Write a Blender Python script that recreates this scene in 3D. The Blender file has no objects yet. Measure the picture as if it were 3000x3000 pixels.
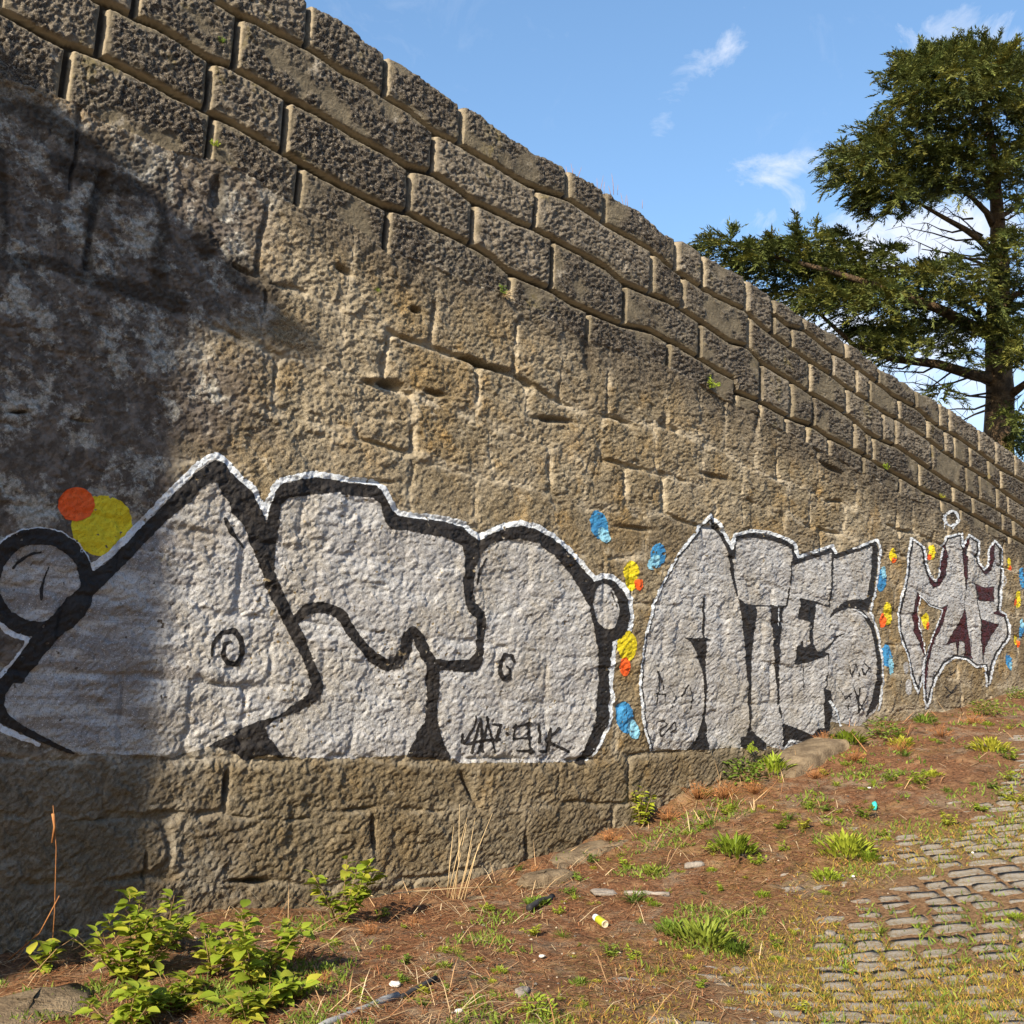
import bpy, math, random
import numpy as np
from mathutils import Matrix, Vector
random.seed(7)
rng = np.random.default_rng(7)
scene = bpy.context.scene
COL = scene.collection

# ------------------------------------------------------------------ camera
F = 3080.0                                   # focal length in photo pixels (photo 3000 px wide)
PITCH, ROLL = math.radians(9.0), math.radians(2.3)
CAMZ = 1.65
cam_d = bpy.data.cameras.new('camera')
cam = bpy.data.objects.new('camera', cam_d); COL.objects.link(cam)
R3 = (Matrix.Rotation(math.pi/2 + PITCH, 3, 'X') @ Matrix.Rotation(ROLL, 3, 'Z'))
cam.matrix_world = Matrix.Translation((0, 0, CAMZ)) @ R3.to_4x4()
cam_d.sensor_width = 36.0; cam_d.lens = 36.0*F/3000.0
cam_d.clip_start = 0.05; cam_d.clip_end = 3000
scene.camera = cam
CM = np.array(R3); CP = np.array([0.0, 0.0, CAMZ])

# ------------------------------------------------------------------ wall frame: t along, z up, n out of the wall
A = math.radians(47.5)
DV = np.array([math.sin(A), math.cos(A), 0.0])
NV = np.array([math.cos(A), -math.sin(A), 0.0])
P0 = np.array([-1.4, 6.5, 0.0])

# ------------------------------------------------------------------ sun, sky, exposure
SUN_EL = math.radians(29.0); GAM = math.radians(20.0)
to_sun = -DV*math.cos(GAM) + NV*math.sin(GAM)
to_sun = to_sun*math.cos(SUN_EL) + np.array([0, 0, math.sin(SUN_EL)])
sl = bpy.data.lights.new('sun', 'SUN'); sl.energy = 5.0; sl.angle = math.radians(0.5); sl.color = (1.0, 0.86, 0.66)
so = bpy.data.objects.new('sun', sl); COL.objects.link(so)
so.rotation_euler = Vector(to_sun).to_track_quat('Z', 'Y').to_euler()
so.location = (-5, -20, 20)
SUN_HEAD = math.atan2(to_sun[0], to_sun[1])
scene.view_settings.view_transform = 'Standard'
scene.view_settings.look = 'None'
scene.view_settings.exposure = 1.0
scene.view_settings.gamma = 1.0
scene.view_settings.use_curve_mapping = False
scene.cycles.max_bounces = 4; scene.cycles.diffuse_bounces = 2; scene.cycles.transparent_max_bounces = 4
scene.cycles.sample_clamp_indirect = 4

def ray(px, py):
    px = np.asarray(px, float); py = np.asarray(py, float)
    d = np.stack([(px-1500)/F, -(py-1500)/F, -np.ones_like(px)], -1)
    return d @ CM.T
def at(px, py, depth):
    return CP + ray(px, py)*np.asarray(depth)[..., None]
def wall_hit(px, py):
    r = ray(px, py)
    s = ((P0-CP) @ NV)/(r @ NV)
    P = CP + r*s[..., None]
    return (P-P0) @ DV, P[..., 2]
def W(t, n, z):
    t = np.asarray(t, float); n = np.asarray(n, float); z = np.asarray(z, float)
    return P0 + t[..., None]*DV + n[..., None]*NV + z[..., None]*np.array([0, 0, 1.0])
def project(P):
    q = (P-CP) @ CM
    return 1500 + F*q[..., 0]/-q[..., 2], 1500 - F*q[..., 1]/-q[..., 2], -q[..., 2]

# ------------------------------------------------------------------ world
w = bpy.data.worlds.new('World'); scene.world = w; w.use_nodes = True
nt = w.node_tree; nt.nodes.clear()
def N(nt, typ, **kw):
    n = nt.nodes.new(typ)
    for k, v in kw.items():
        if k.startswith('_'): setattr(n, k[1:], v)
    return n
out = nt.nodes.new('ShaderNodeOutputWorld')
bg = nt.nodes.new('ShaderNodeBackground'); bg.inputs[1].default_value = 0.115
sky = nt.nodes.new('ShaderNodeTexSky'); sky.sky_type = 'NISHITA'; sky.sun_disc = False
sky.sun_elevation = SUN_EL; sky.sun_rotation = SUN_HEAD; sky.air_density = 1.0; sky.dust_density = 0.6; sky.ozone_density = 1.6
tc = nt.nodes.new('ShaderNodeTexCoord')
def vm(op, a, b=None, out_i=0):
    n = nt.nodes.new('ShaderNodeVectorMath'); n.operation = op
    for i, s in enumerate((a, b)):
        if s is None: continue
        if isinstance(s, (tuple, list)): n.inputs[i].default_value = s
        else: nt.links.new(s, n.inputs[i])
    return n.outputs['Value'] if op in ('DOT_PRODUCT', 'LENGTH') else n.outputs[0]
def mm(op, a, b=None, c=None, nt_=None, clamp=False):
    t_ = nt_ or nt
    n = t_.nodes.new('ShaderNodeMath'); n.operation = op; n.use_clamp = clamp
    for i, s in enumerate((a, b, c)):
        if s is None: continue
        if isinstance(s, (int, float)): n.inputs[i].default_value = s
        else: t_.links.new(s, n.inputs[i])
    return n.outputs[0]
D = tc.outputs['Generated']
nz = nt.nodes.new('ShaderNodeTexNoise'); nz.inputs['Scale'].default_value = 16; nz.inputs['Detail'].default_value = 7
nz.inputs['Roughness'].default_value = 0.66; nz.inputs['Distortion'].default_value = 0.9
nt.links.new(D, nz.inputs['Vector'])
# cloud wisps: photo position, half-length, half-width (px), slant (deg), strength
CL = [(2035, 215, 130, 45, 38, .62), (2240, 505, 80, 38, 18, .55), (2310, 560, 70, 30, -25, .50), (2230, 630, 130, 24, 5, .42), (2160, 470, 60, 20, 10, .3),
      (1935, 375, 50, 25, 35, .4), (2790, 100, 120, 55, 5, .75), (2640, 330, 90, 50, 0, .6), (2250, 10, 80, 30, -10, .35),
      (2570, 700, 150, 70, 0, .8), (2420, 955, 150, 60, -20, 1.0), (2750, 740, 200, 90, 0, .9), (2750, 1120, 260, 190, 0, 1.1),
      (2880, 620, 120, 60, 0, .6), (2150, 700, 90, 40, 0, .3), (2990, 160, 60, 50, 0, .5), (2360, 480, 60, 30, 0, .3)]
tot = None
for (cx, cy, ra, rb, ang, st) in CL:
    c = ray(cx, cy); c = c/np.linalg.norm(c)
    e1 = ray(cx+math.cos(math.radians(ang))*10, cy-math.sin(math.radians(ang))*10)
    e1 = e1/np.linalg.norm(e1)-c; e1 /= np.linalg.norm(e1)
    e2 = np.cross(c, e1)
    df = vm('SUBTRACT', D, tuple(c))
    a = vm('DOT_PRODUCT', df, tuple(e1*F/ra)); b = vm('DOT_PRODUCT', df, tuple(e2*F/rb)); k = vm('DOT_PRODUCT', df, tuple(c*20.0))
    s2 = mm('ADD', mm('ADD', mm('MULTIPLY', a, a), mm('MULTIPLY', b, b)), mm('MULTIPLY', k, k))
    g = mm('MULTIPLY', mm('SUBTRACT', 1.0, mm('MULTIPLY', s2, 0.42)), st)
    g = mm('MAXIMUM', g, 0.0)
    tot = g if tot is None else mm('ADD', tot, g)
# thin scattered cloud everywhere else, same kind as in view
nz2 = nt.nodes.new('ShaderNodeTexNoise'); nz2.inputs['Scale'].default_value = 2.2; nz2.inputs['Detail'].default_value = 5
nt.links.new(D, nz2.inputs['Vector'])
dens = mm('MULTIPLY', mm('SUBTRACT', mm('ADD', mm('MULTIPLY', tot, .85), mm('MULTIPLY', nz.outputs['Fac'], 2.4)), 1.50), .95, clamp=True)
dens = mm('MULTIPLY', dens, mm('MULTIPLY', tot, 4.0, clamp=True))
thin = mm('MULTIPLY', mm('SUBTRACT', mm('MULTIPLY', nz.outputs['Fac'], nz2.outputs['Fac']), 0.31), 0.8, clamp=True)
dens = mm('MINIMUM', mm('ADD', dens, thin), 0.85)
mix = nt.nodes.new('ShaderNodeMix'); mix.data_type = 'RGBA'
nt.links.new(dens, mix.inputs['Factor'])
hsv = nt.nodes.new('ShaderNodeHueSaturation'); hsv.inputs['Saturation'].default_value = 1.22; hsv.inputs['Value'].default_value = 1.42
gm = nt.nodes.new('ShaderNodeGamma'); gm.inputs[1].default_value = .82
nt.links.new(sky.outputs[0], gm.inputs[0]); nt.links.new(gm.outputs[0], hsv.inputs['Color'])
nt.links.new(hsv.outputs[0], mix.inputs[6])
mix.inputs[7].default_value = (4.4, 4.6, 5.1, 1)
nt.links.new(mix.outputs[2], bg.inputs[0]); nt.links.new(bg.outputs[0], out.inputs[0])

# ------------------------------------------------------------------ numpy noise
def _h(ix, iy, seed):
    x = (ix.astype(np.int64)*374761393 + iy.astype(np.int64)*668265263 + seed*144269504) & 0xFFFFFFFF
    x = ((x ^ (x >> 13))*1274126177) & 0xFFFFFFFF
    x = ((x ^ (x >> 15))*2246822519) & 0xFFFFFFFF
    return ((x ^ (x >> 16)) & 0xFFFFFF)/float(0xFFFFFF)
def vn(x, y, seed=0):
    x = np.asarray(x, float); y = np.asarray(y, float)
    x, y = np.broadcast_arrays(x, y)
    ix = np.floor(x); iy = np.floor(y); fx = x-ix; fy = y-iy
    fx = fx*fx*(3-2*fx); fy = fy*fy*(3-2*fy)
    ix = ix.astype(np.int64); iy = iy.astype(np.int64)
    a = _h(ix, iy, seed); b = _h(ix+1, iy, seed); c = _h(ix, iy+1, seed); d = _h(ix+1, iy+1, seed)
    return (a+(b-a)*fx)*(1-fy)+(c+(d-c)*fx)*fy
def fbm(x, y, oct=4, seed=0, gain=.5):
    s = 0; a = 1.0; n = 0; x = np.asarray(x, float); y = np.asarray(y, float)
    for k in range(oct):
        s = s + a*vn(x, y, seed+k*17); n += a; a *= gain
        x, y = (x*1.62+y*1.18)+3.7, (y*1.62-x*1.18)+9.1
    return s/n
def ss(a, b, x):
    u = np.clip((x-a)/(b-a), 0, 1); return u*u*(3-2*u)

# ------------------------------------------------------------------ materials
def mat(name):
    m = bpy.data.materials.new(name); m.use_nodes = True
    t_ = m.node_tree; b = t_.nodes['Principled BSDF']
    b.inputs['Roughness'].default_value = .9; b.inputs['Specular IOR Level'].default_value = .2
    return m, t_, b
class G:
    "small node-graph helper"
    def __init__(s, t_): s.t = t_
    def lk(s, a, i):
        if isinstance(a, (int, float)): i.default_value = a
        elif isinstance(a, tuple): i.default_value = a if len(a) == len(i.default_value) else (*a, 1)
        else: s.t.links.new(a, i)
    def m(s, op, a, b=0.0, clamp=False):
        n = s.t.nodes.new('ShaderNodeMath'); n.operation = op; n.use_clamp = clamp
        s.lk(a, n.inputs[0]); s.lk(b, n.inputs[1]); return n.outputs[0]
    def noise(s, scale, detail=4, rough=.55, vec=None, dist=0):
        n = s.t.nodes.new('ShaderNodeTexNoise'); n.inputs['Scale'].default_value = scale
        n.inputs['Detail'].default_value = detail; n.inputs['Roughness'].default_value = rough; n.inputs['Distortion'].default_value = dist
        s.t.links.new(vec if vec is not None else s.pos(), n.inputs['Vector']); return n.outputs['Fac']
    def vor(s, scale, vec=None):
        n = s.t.nodes.new('ShaderNodeTexVoronoi'); n.inputs['Scale'].default_value = scale
        s.t.links.new(vec if vec is not None else s.pos(), n.inputs['Vector']); return n.outputs['Distance']
    def pos(s):
        if not hasattr(s, '_p'):
            s._p = s.t.nodes.new('ShaderNodeTexCoord').outputs['Object']
        return s._p
    def mapv(s, sc, rot=(0, 0, 0), vec=None):
        n = s.t.nodes.new('ShaderNodeMapping'); n.inputs['Scale'].default_value = sc; n.inputs['Rotation'].default_value = rot
        s.t.links.new(vec if vec is not None else s.pos(), n.inputs['Vector']); return n.outputs[0]
    def mix(s, f, a, b, mode='MIX'):
        n = s.t.nodes.new('ShaderNodeMix'); n.data_type = 'RGBA'; n.blend_type = mode
        s.lk(f, n.inputs['Factor']); s.lk(a, n.inputs[6]); s.lk(b, n.inputs[7]); return n.outputs[2]
    def rng(s, x, a, b, c=0.0, d=1.0):
        n = s.t.nodes.new('ShaderNodeMapRange'); n.interpolation_type = 'SMOOTHSTEP'
        s.lk(x, n.inputs[0])
        for i, v in enumerate((a, b, c, d)): n.inputs[i+1].default_value = v
        return n.outputs[0]
    def attr(s, name):
        n = s.t.nodes.new('ShaderNodeAttribute'); n.attribute_name = name
        sp = s.t.nodes.new('ShaderNodeSeparateColor'); s.t.links.new(n.outputs['Color'], sp.inputs[0])
        return sp.outputs[0], sp.outputs[1], sp.outputs[2], n.outputs['Alpha'], n.outputs['Color']
    def bump(s, h, dist, strength=1.0):
        n = s.t.nodes.new('ShaderNodeBump'); n.inputs['Distance'].default_value = dist; n.inputs['Strength'].default_value = strength
        s.t.links.new(h, n.inputs['Height']); return n.outputs[0]

def stone_material(name, upper):
    m, t_, b = mat(name); g = G(t_)
    edge, rough, darken, tone, _ = g.attr('face')
    n1 = g.noise(1.3, 5, .6); n2 = g.noise(9, 5, .65); n3 = g.noise(60, 4, .7); n4 = g.noise(170, 2, .7)
    if upper:
        draft = g.mix(g.rng(n2, .35, .65), (.105, .090, .064), (.175, .150, .106))
        crust = g.mix(g.rng(n3, .42, .60), (.026, .022, .019), (.120, .101, .077))
        crust = g.mix(g.rng(n4, .57, .66), crust, (.38, .35, .31))
        crust = g.mix(g.rng(n1, .50, .66), crust, g.mix(g.rng(n3, .4, .6), (.07, .06, .05), (.20, .18, .145)))
        c = g.mix(rough, draft, crust)
        c = g.mix(g.m('MULTIPLY', tone, g.rng(n2, .35, .6)), c, g.mix(n3, (.16, .14, .115), (.30, .265, .21)))
        c = g.mix(g.m('MULTIPLY', g.rng(g.noise(4.5, 6, .75), .60, .68), .6), c, (.40, .37, .32))
        c = g.mix(g.m('MULTIPLY', g.rng(g.noise(2.6, 6, .7), .60, .70), .6), c, (.16, .13, .045))
        c = g.mix(g.m('MULTIPLY', g.m('SUBTRACT', 1.0, edge), .85), c, (.34, .29, .21))  # pale rim: sunlight on the joint edges put into the colour
    else:
        base = g.mix(g.rng(n1, .38, .62), (.235, .176, .094), (.250, .212, .145))
        base = g.mix(g.rng(g.noise(3.1, 4, .6), .52, .68), base, (.33, .225, .095))
        base = g.mix(tone, base, (.15, .122, .080))
        c = g.mix(g.rng(n3, .38, .56), g.mix(.55, base, (.06, .047, .03)), base)
        c = g.mix(g.m('MULTIPLY', g.rng(g.noise(.8, 4, .6), .48, .62), .45), c, (.33, .29, .22))
        c = g.mix(g.rng(n2, .56, .72), c, (.40, .35, .26))
        c = g.mix(g.rng(n4, .60, .68), c, (.48, .43, .34))
        c = g.mix(g.rng(g.noise(120, 3, .75), .46, .36), c, (.055, .043, .028))
        c = g.mix(g.m('MULTIPLY', g.m('SUBTRACT', 1.0, edge), g.rng(g.noise(3.7, 6, .7), .42, .58)), c, g.mix(n3, (.27, .23, .165), (.44, .39, .30)))
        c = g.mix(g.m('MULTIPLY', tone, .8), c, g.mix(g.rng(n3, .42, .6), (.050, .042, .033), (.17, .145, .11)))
        # left end: house shade painted brown-violet into the stone, under pale lichen crusts
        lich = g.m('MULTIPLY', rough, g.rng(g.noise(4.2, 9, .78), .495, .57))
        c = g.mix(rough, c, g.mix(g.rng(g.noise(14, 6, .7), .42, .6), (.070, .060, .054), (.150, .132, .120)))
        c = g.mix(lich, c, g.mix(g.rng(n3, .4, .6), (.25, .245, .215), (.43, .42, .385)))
        rust = g.m('MULTIPLY', rough, g.rng(g.noise(3.0, 5, .7), .66, .72))
        c = g.mix(rust, c, (.16, .065, .035))
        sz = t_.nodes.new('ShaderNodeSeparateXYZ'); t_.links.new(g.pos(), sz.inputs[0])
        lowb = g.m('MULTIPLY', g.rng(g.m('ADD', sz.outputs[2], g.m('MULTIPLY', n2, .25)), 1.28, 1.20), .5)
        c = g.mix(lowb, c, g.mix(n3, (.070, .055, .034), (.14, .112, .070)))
    c = g.mix(g.m('MULTIPLY', darken, .85), c, (.030, .024, .018))  # darkens band strokes, deep holes and joint grooves
    g.lk(c, b.inputs['Base Color'])
    h = g.m('ADD', g.m('MULTIPLY', n3, .8), g.m('MULTIPLY', n4, .35))
    h = g.m('ADD', h, g.m('MULTIPLY', g.noise(28, 3, .6), 1.0))
    g.lk(g.bump(h, .014 if upper else .010, .9), b.inputs['Normal'])
    g.lk(.82, b.inputs['Roughness'])
    return m
M_UP = stone_material('dressed_stone', True)
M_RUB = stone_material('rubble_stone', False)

def paint_material(name, c1, c2, cover=.5, rough=.55, metal=0.0, stone=None, streak=False):
    m, t_, b = mat(name); g = G(t_)
    n2 = g.noise(7, 5, .6); n3 = g.noise(70, 4, .7)
    c = g.mix(g.rng(n2, .35, .65), c1, c2)
    if not streak: c = g.mix(g.m('MULTIPLY', g.rng(g.noise(110, 3, .75), .46, .36), .5), c, tuple(.35*q for q in c1))
    if streak:
        sx = t_.nodes.new('ShaderNodeSeparateXYZ'); t_.links.new(g.pos(), sx.inputs[0])
        v = g.mapv((1.2, 1.2, 9.0))
        n = g.noise(1.0, 5, .6, v, .6)
        left = g.rng(sx.outputs[0], -2.0, -1.6, 1.0, .0)
        st = g.rng(n, .44, .58)
        c = g.mix(g.m('MULTIPLY', st, g.m('ADD', g.m('MULTIPLY', left, .45), .30)), c, (.16, .14, .13))
        c = g.mix(g.m('MULTIPLY', g.rng(g.noise(2.0, 4, .6), .46, .64), .50), c, (.30, .27, .215))
        c = g.mix(g.m('MULTIPLY', g.rng(g.noise(120, 3, .75), .47, .37), .75), c, (.11, .10, .09))
        c = g.mix(g.rng(g.noise(160, 2, .7), .61, .68), c, (.66, .67, .70))
    if stone:
        c = g.mix(g.rng(n3, cover, cover+.14), c, stone)
    g.lk(c, b.inputs['Base Color'])
    g.lk(g.bump(g.m('ADD', g.m('MULTIPLY', n3, .8), g.m('ADD', g.noise(28, 3, .6), g.m('MULTIPLY', g.noise(170, 2, .7), .35))), .010, .85), b.inputs['Normal'])
    g.lk(rough, b.inputs['Roughness']); g.lk(metal, b.inputs['Metallic']); b.inputs['Specular IOR Level'].default_value = .35
    return m
M_SILV = paint_material('silver_paint', (.385, .395, .41), (.455, .465, .48), .62, .5, 0.0, (.25, .21, .16), True)
M_BLK = paint_material('black_paint', (.012, .011, .012), (.022, .019, .018), .60, .6, 0, (.07, .055, .042))
M_WHT = paint_material('white_paint', (.54, .60, .68), (.64, .69, .75), .60, .6, 0, (.34, .33, .32))
M_YEL = paint_material('yellow_paint', (.62, .52, .012), (.72, .60, .02), .60, .6, 0, (.34, .27, .02))
M_ORG = paint_material('orange_red_paint', (.78, .10, .012), (.80, .13, .02), .66, .6, 0, (.5, .07, .02))
M_BLU = paint_material('blue_paint', (.035, .20, .46), (.05, .26, .52), .62, .6, 0, (.05, .14, .26))
M_LBL = paint_material('light_blue_paint', (.20, .50, .70), (.28, .58, .76), .62, .6, 0, (.12, .36, .55))
M_RED = paint_material('dark_red_paint', (.030, .006, .007), (.060, .009, .011), .60, .6, 0, (.02, .01, .01))

def simple_mat(name, c1, c2, scale=20, rough=.85, bump=.0, bs=60, trans=0.0, attr=False, vary=None):
    m, t_, b = mat(name); g = G(t_)
    c = g.mix(g.rng(g.noise(scale, 4, .6), .35, .65), c1, c2)
    if vary:
        oi = t_.nodes.new('ShaderNodeObjectInfo'); c = g.mix(g.rng(oi.outputs['Random'], .45, 1.0), c, vary)
        c = g.mix(g.rng(oi.outputs['Random'], .25, .0), c, tuple(.72*q for q in c1))
    if attr:
        r, gg, bb, aa, full = g.attr('tint'); c = g.mix(1.0, c, full, 'MULTIPLY')
    g.lk(c, b.inputs['Base Color']); g.lk(rough, b.inputs['Roughness'])
    if bump: g.lk(g.bump(g.noise(bs, 4, .65), bump), b.inputs['Normal'])
    if trans:
        tr = t_.nodes.new('ShaderNodeBsdfTranslucent'); g.lk(c, tr.inputs[0])
        ms = t_.nodes.new('ShaderNodeMixShader'); ms.inputs[0].default_value = trans
        t_.links.new(b.outputs[0], ms.inputs[1]); t_.links.new(tr.outputs[0], ms.inputs[2])
        t_.links.new(ms.outputs[0], t_.nodes['Material Output'].inputs[0])
    return m

# ------------------------------------------------------------------ object helpers
def mesh_from(name, V, T, mats=(), smooth=True, attr=None, loops=None):
    V = np.asarray(V, np.float32); me = bpy.data.meshes.new(name)
    T = np.asarray(T, np.int32); k = T.shape[1]
    me.vertices.add(len(V)); me.vertices.foreach_set('co', V.ravel())
    me.loops.add(T.size); me.loops.foreach_set('vertex_index', T.ravel())
    me.polygons.add(len(T)); me.polygons.foreach_set('loop_start', np.arange(0, T.size, k, dtype=np.int32))
    if smooth: me.polygons.foreach_set('use_smooth', np.ones(len(T), bool))
    if attr is not None:
        for an, av in attr.items():
            a_ = me.color_attributes.new(an, 'FLOAT_COLOR', 'POINT'); a_.data.foreach_set('color', np.asarray(av, np.float32).ravel())
    for m_ in mats: me.materials.append(m_)
    me.update(calc_edges=True); return me
def link(name, me, parent=None, loc=None, **props):
    o = bpy.data.objects.new(name, me); COL.objects.link(o)
    if parent is not None: o.parent = parent
    if loc is not None: o.location = loc
    for k, v in props.items():
        if v is not None: o[k] = v
    return o
def tri_quads(Q):
    Q = np.asarray(Q); return np.concatenate([Q[:, [0, 1, 2]], Q[:, [0, 2, 3]]])
# ================================================================== THE WALL
def line_px(pts, sl=-.09, sr=-.085):
    p = np.array(pts, float); t, h = wall_hit(p[:, 0], p[:, 1])
    k = np.argsort(t); t, h = t[k], h[k]
    te = [-17., -6.]; he = [h[0]+sl*(-17-t[0]), h[0]+sl*(-6-t[0])]
    tr = max(t[-1]+2, 14.0)
    t = np.concatenate([te, t, [tr, 18, 30]]); h = np.concatenate([he, h, [0, 0, 0]])
    n = len(p); last_t, last_h = t[n+1], h[n+1]
    h[n+2] = last_h+sr*(tr-last_t); h[n+3] = h[n+2]+.03*(18-tr); h[n+4] = h[n+3]+.06*12
    return t, h
LT = line_px([(890, 0), (911, 10), (973, 41), (1031, 83), (1078, 129), (1129, 155), (1197, 197), (1248, 233), (1290, 269), (1352, 305), (1388, 321), (1440, 362), (1507, 409), (1569, 450), (1652, 492), (1699, 518), (1766, 559), (1807, 580), (1880, 626), (1952, 688), (2000, 706), (2057, 745), (2104, 771), (2155, 797), (2192, 823), (2264, 870), (2357, 932), (2466, 994), (2518, 1031), (2569, 1072), (2621, 1104), (2683, 1140), (2750, 1181), (2802, 1212), (2870, 1259), (2916, 1290), (3000, 1352)])
Lc = line_px([(631, 0), (699, 41), (776, 78), (880, 129), (906, 140), (1000, 207), (1067, 238), (1124, 280), (1197, 321), (1269, 383), (1342, 419), (1404, 455), (1466, 492), (1543, 538), (1595, 559), (1663, 580), (1725, 621), (1776, 657), (1854, 699), (1906, 730), (1973, 787), (2000, 804), (2057, 844), (2104, 870), (2181, 906), (2223, 947), (2269, 983), (2321, 1021), (2373, 1057), (2430, 1093), (2476, 1129), (2538, 1171), (2590, 1207), (2631, 1228), (2719, 1285), (2756, 1316), (2802, 1347), (2854, 1378), (2895, 1404), (2947, 1445), (3000, 1481)])
Li = line_px([(2264, 916), (2311, 957), (2357, 965), (2399, 1000), (2440, 1031), (2481, 1052), (2518, 1083), (2569, 1119), (2621, 1160), (2683, 1192), (2740, 1243), (2807, 1280), (2880, 1331), (2932, 1373), (3000, 1409)])
Lb = line_px([(290, 0), (352, 26), (399, 52), (466, 78), (543, 124), (611, 171), (673, 192), (750, 233), (839, 285), (932, 331), (1000, 373), (1052, 404), (1129, 445), (1192, 487), (1269, 507), (1336, 549), (1388, 590), (1466, 626), (1518, 652), (1564, 668), (1621, 699), (1699, 740), (1776, 782), (1828, 828), (1901, 859), (1958, 880), (2000, 906), (2140, 1000), (2192, 1016), (2233, 1062), (2311, 1109), (2373, 1150), (2440, 1186), (2487, 1217), (2538, 1264), (2585, 1290), (2626, 1305), (2694, 1352), (2745, 1388), (2797, 1424), (2854, 1455), (2916, 1487), (2958, 1512), (3000, 1543)])
La = line_px([(0, 26), (103, 83), (186, 129), (228, 138), (310, 171), (414, 223), (518, 280), (611, 326), (688, 362), (750, 399), (828, 445), (906, 492), (1000, 543), (1052, 569), (1129, 606), (1197, 621), (1259, 657), (1336, 694), (1388, 719), (1440, 751), (1487, 792), (1543, 818), (1616, 849), (1673, 885), (1751, 921), (1828, 952), (1906, 968), (1983, 1009), (2047, 1047), (2104, 1083), (2153, 1109), (2162, 1148), (2228, 1176), (2295, 1212), (2336, 1233), (2383, 1248), (2430, 1280), (2502, 1316), (2549, 1342), (2569, 1357), (2647, 1399), (2714, 1440), (2787, 1471), (3000, 1590)])
Ld = line_px([(0, 215), (195, 300), (370, 375), (520, 440), (660, 480), (828, 575), (1000, 650), (1137, 725), (1300, 790), (1497, 880), (1725, 992), (1985, 1085), (2158, 1185), (2305, 1265), (2430, 1330), (2600, 1420), (2800, 1515), (3000, 1610)])
LL = line_px([(0, 2215), (500, 2225), (1000, 2228), (1700, 2232), (2078, 2200), (2240, 2192)], 0, 0)
L1 = line_px([(0, 2388), (450, 2392), (750, 2388), (1000, 2378), (1350, 2372), (1620, 2350), (2000, 2345)], 0, 0)
L2 = line_px([(0, 2600), (430, 2575), (600, 2582), (1000, 2590), (1300, 2560)], 0, 0)
li = lambda L, t: np.interp(t, L[0], L[1])

# base of the wall = where the ground meets it
_b = np.array([(0, 2850), (500, 2720), (900, 2680), (1310, 2637), (1725, 2490), (1957, 2385), (2187, 2290), (2400, 2190), (2585, 2124), (2725, 2100), (3000, 2034)], float)
bt, bh = wall_hit(_b[:, 0], _b[:, 1])
bt = np.concatenate([[-40, -6], bt, [14, 20, 30, 60]])
bh = np.concatenate([[-1.2, -.1], bh, [2.2, 2.75, 3.2, 3.6]])
_tg = np.linspace(-40, 60, 2001); _bg = np.interp(_tg, bt, bh)
_k = np.exp(-.5*(np.arange(-20, 21)/9.0)**2); _k /= _k.sum()
_bg = np.convolve(np.pad(_bg, 20, mode='edge'), _k, mode='valid')
def base_z(t): return np.interp(t, _tg, _bg)

# ---- grid
def steps(a, b, f):
    r = [a]
    while r[-1] < b: r.append(r[-1]+f(r[-1]))
    return r
zdep = lambda t: 6.5+.676*t
tc_ = steps(-16, -2.6, lambda t: .14) + steps(-2.5, 12.6, lambda t: min(max(1.55*zdep(t)**2/(1051*5.74), .0065), .028)) + steps(12.65, 26, lambda t: .14)
tc_ = np.array(tc_); NVR = 700
U, Vv = np.meshgrid(tc_, np.linspace(0, 1, NVR), indexing='ij')
top = li(LT, tc_); top = top + .022*(fbm(tc_*7, tc_*0, 4, 5)-.5)*2
bot = np.minimum(base_z(tc_)-.35, li(LL, tc_)-.3)
TT = U; HH = bot[:, None]+(top-bot)[:, None]*Vv
# ragged, wandering joint lines
wob = lambda s, a, sd: a*(fbm(TT*s, HH*s, 3, sd)-.5)*2
Tw = TT+wob(9, .006, 11)+(HH < li(Ld, TT))*wob(3.5, .045, 13); Hw = HH+wob(11, .004, 12)+(HH < li(La, TT)-.10)*wob(3, .045, 14)

def joints_px(line_u, line_l, xs):
    xs = np.array(xs, float)
    r = []
    ys = np.arange(-600, 2500, 4.0)
    for x in xs:
        t, h = wall_hit(np.full_like(ys, x), ys)
        mid = .5*(li(line_u, t)+li(line_l, t))
        r.append(float(t[np.argmin(np.abs(h-mid))]))
    return sorted(r)
def extend(J, wmin, wmax, a=-16.5, b=26.5):
    J = list(J); rr = random.Random(len(J)*31)
    while J[0] > a: J.insert(0, J[0]-rr.uniform(wmin, wmax))
    while J[-1] < b: J.append(J[-1]+rr.uniform(wmin, wmax))
    return np.array(J)
TS = joints_px(LT, Lc, [2266])[0]
JA = extend(joints_px(LT, Lc, [905, 1134, 1353, 1663, 1774, 1985, 2061, 2187, 2266]), .5, .9)
JA1 = extend([TS]+joints_px(LT, Li, [2357, 2479, 2575, 2685, 2753, 2781, 2867, 2916, 2973]), .5, .9)
JA2 = extend([TS]+joints_px(Li, Lc, [2320, 2442, 2510, 2549, 2634, 2717, 2768, 2797, 2841, 2895, 2932]), .5, .9)
JB = extend(joints_px(Lc, Lb, [140, 404, 696, 1270, 1570, 1911, 2001, 2195, 2373, 2481, 2587, 2624, 2730, 2831, 2870, 2921, 2952]), .5, .9)
JC = extend(joints_px(Lb, La, [300, 613, 838, 1200, 1388, 1619, 1832, 2053, 2231, 2318, 2385, 2502, 2538, 2558, 2694, 2792, 2849, 2937, 2968]), .5, .9)
JD = extend(joints_px(La, Ld, [195, 620, 880, 1137, 1497, 1725, 1960, 2158, 2228, 2305, 2365, 2430, 2530, 2640, 2760]), .5, .9)

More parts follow.
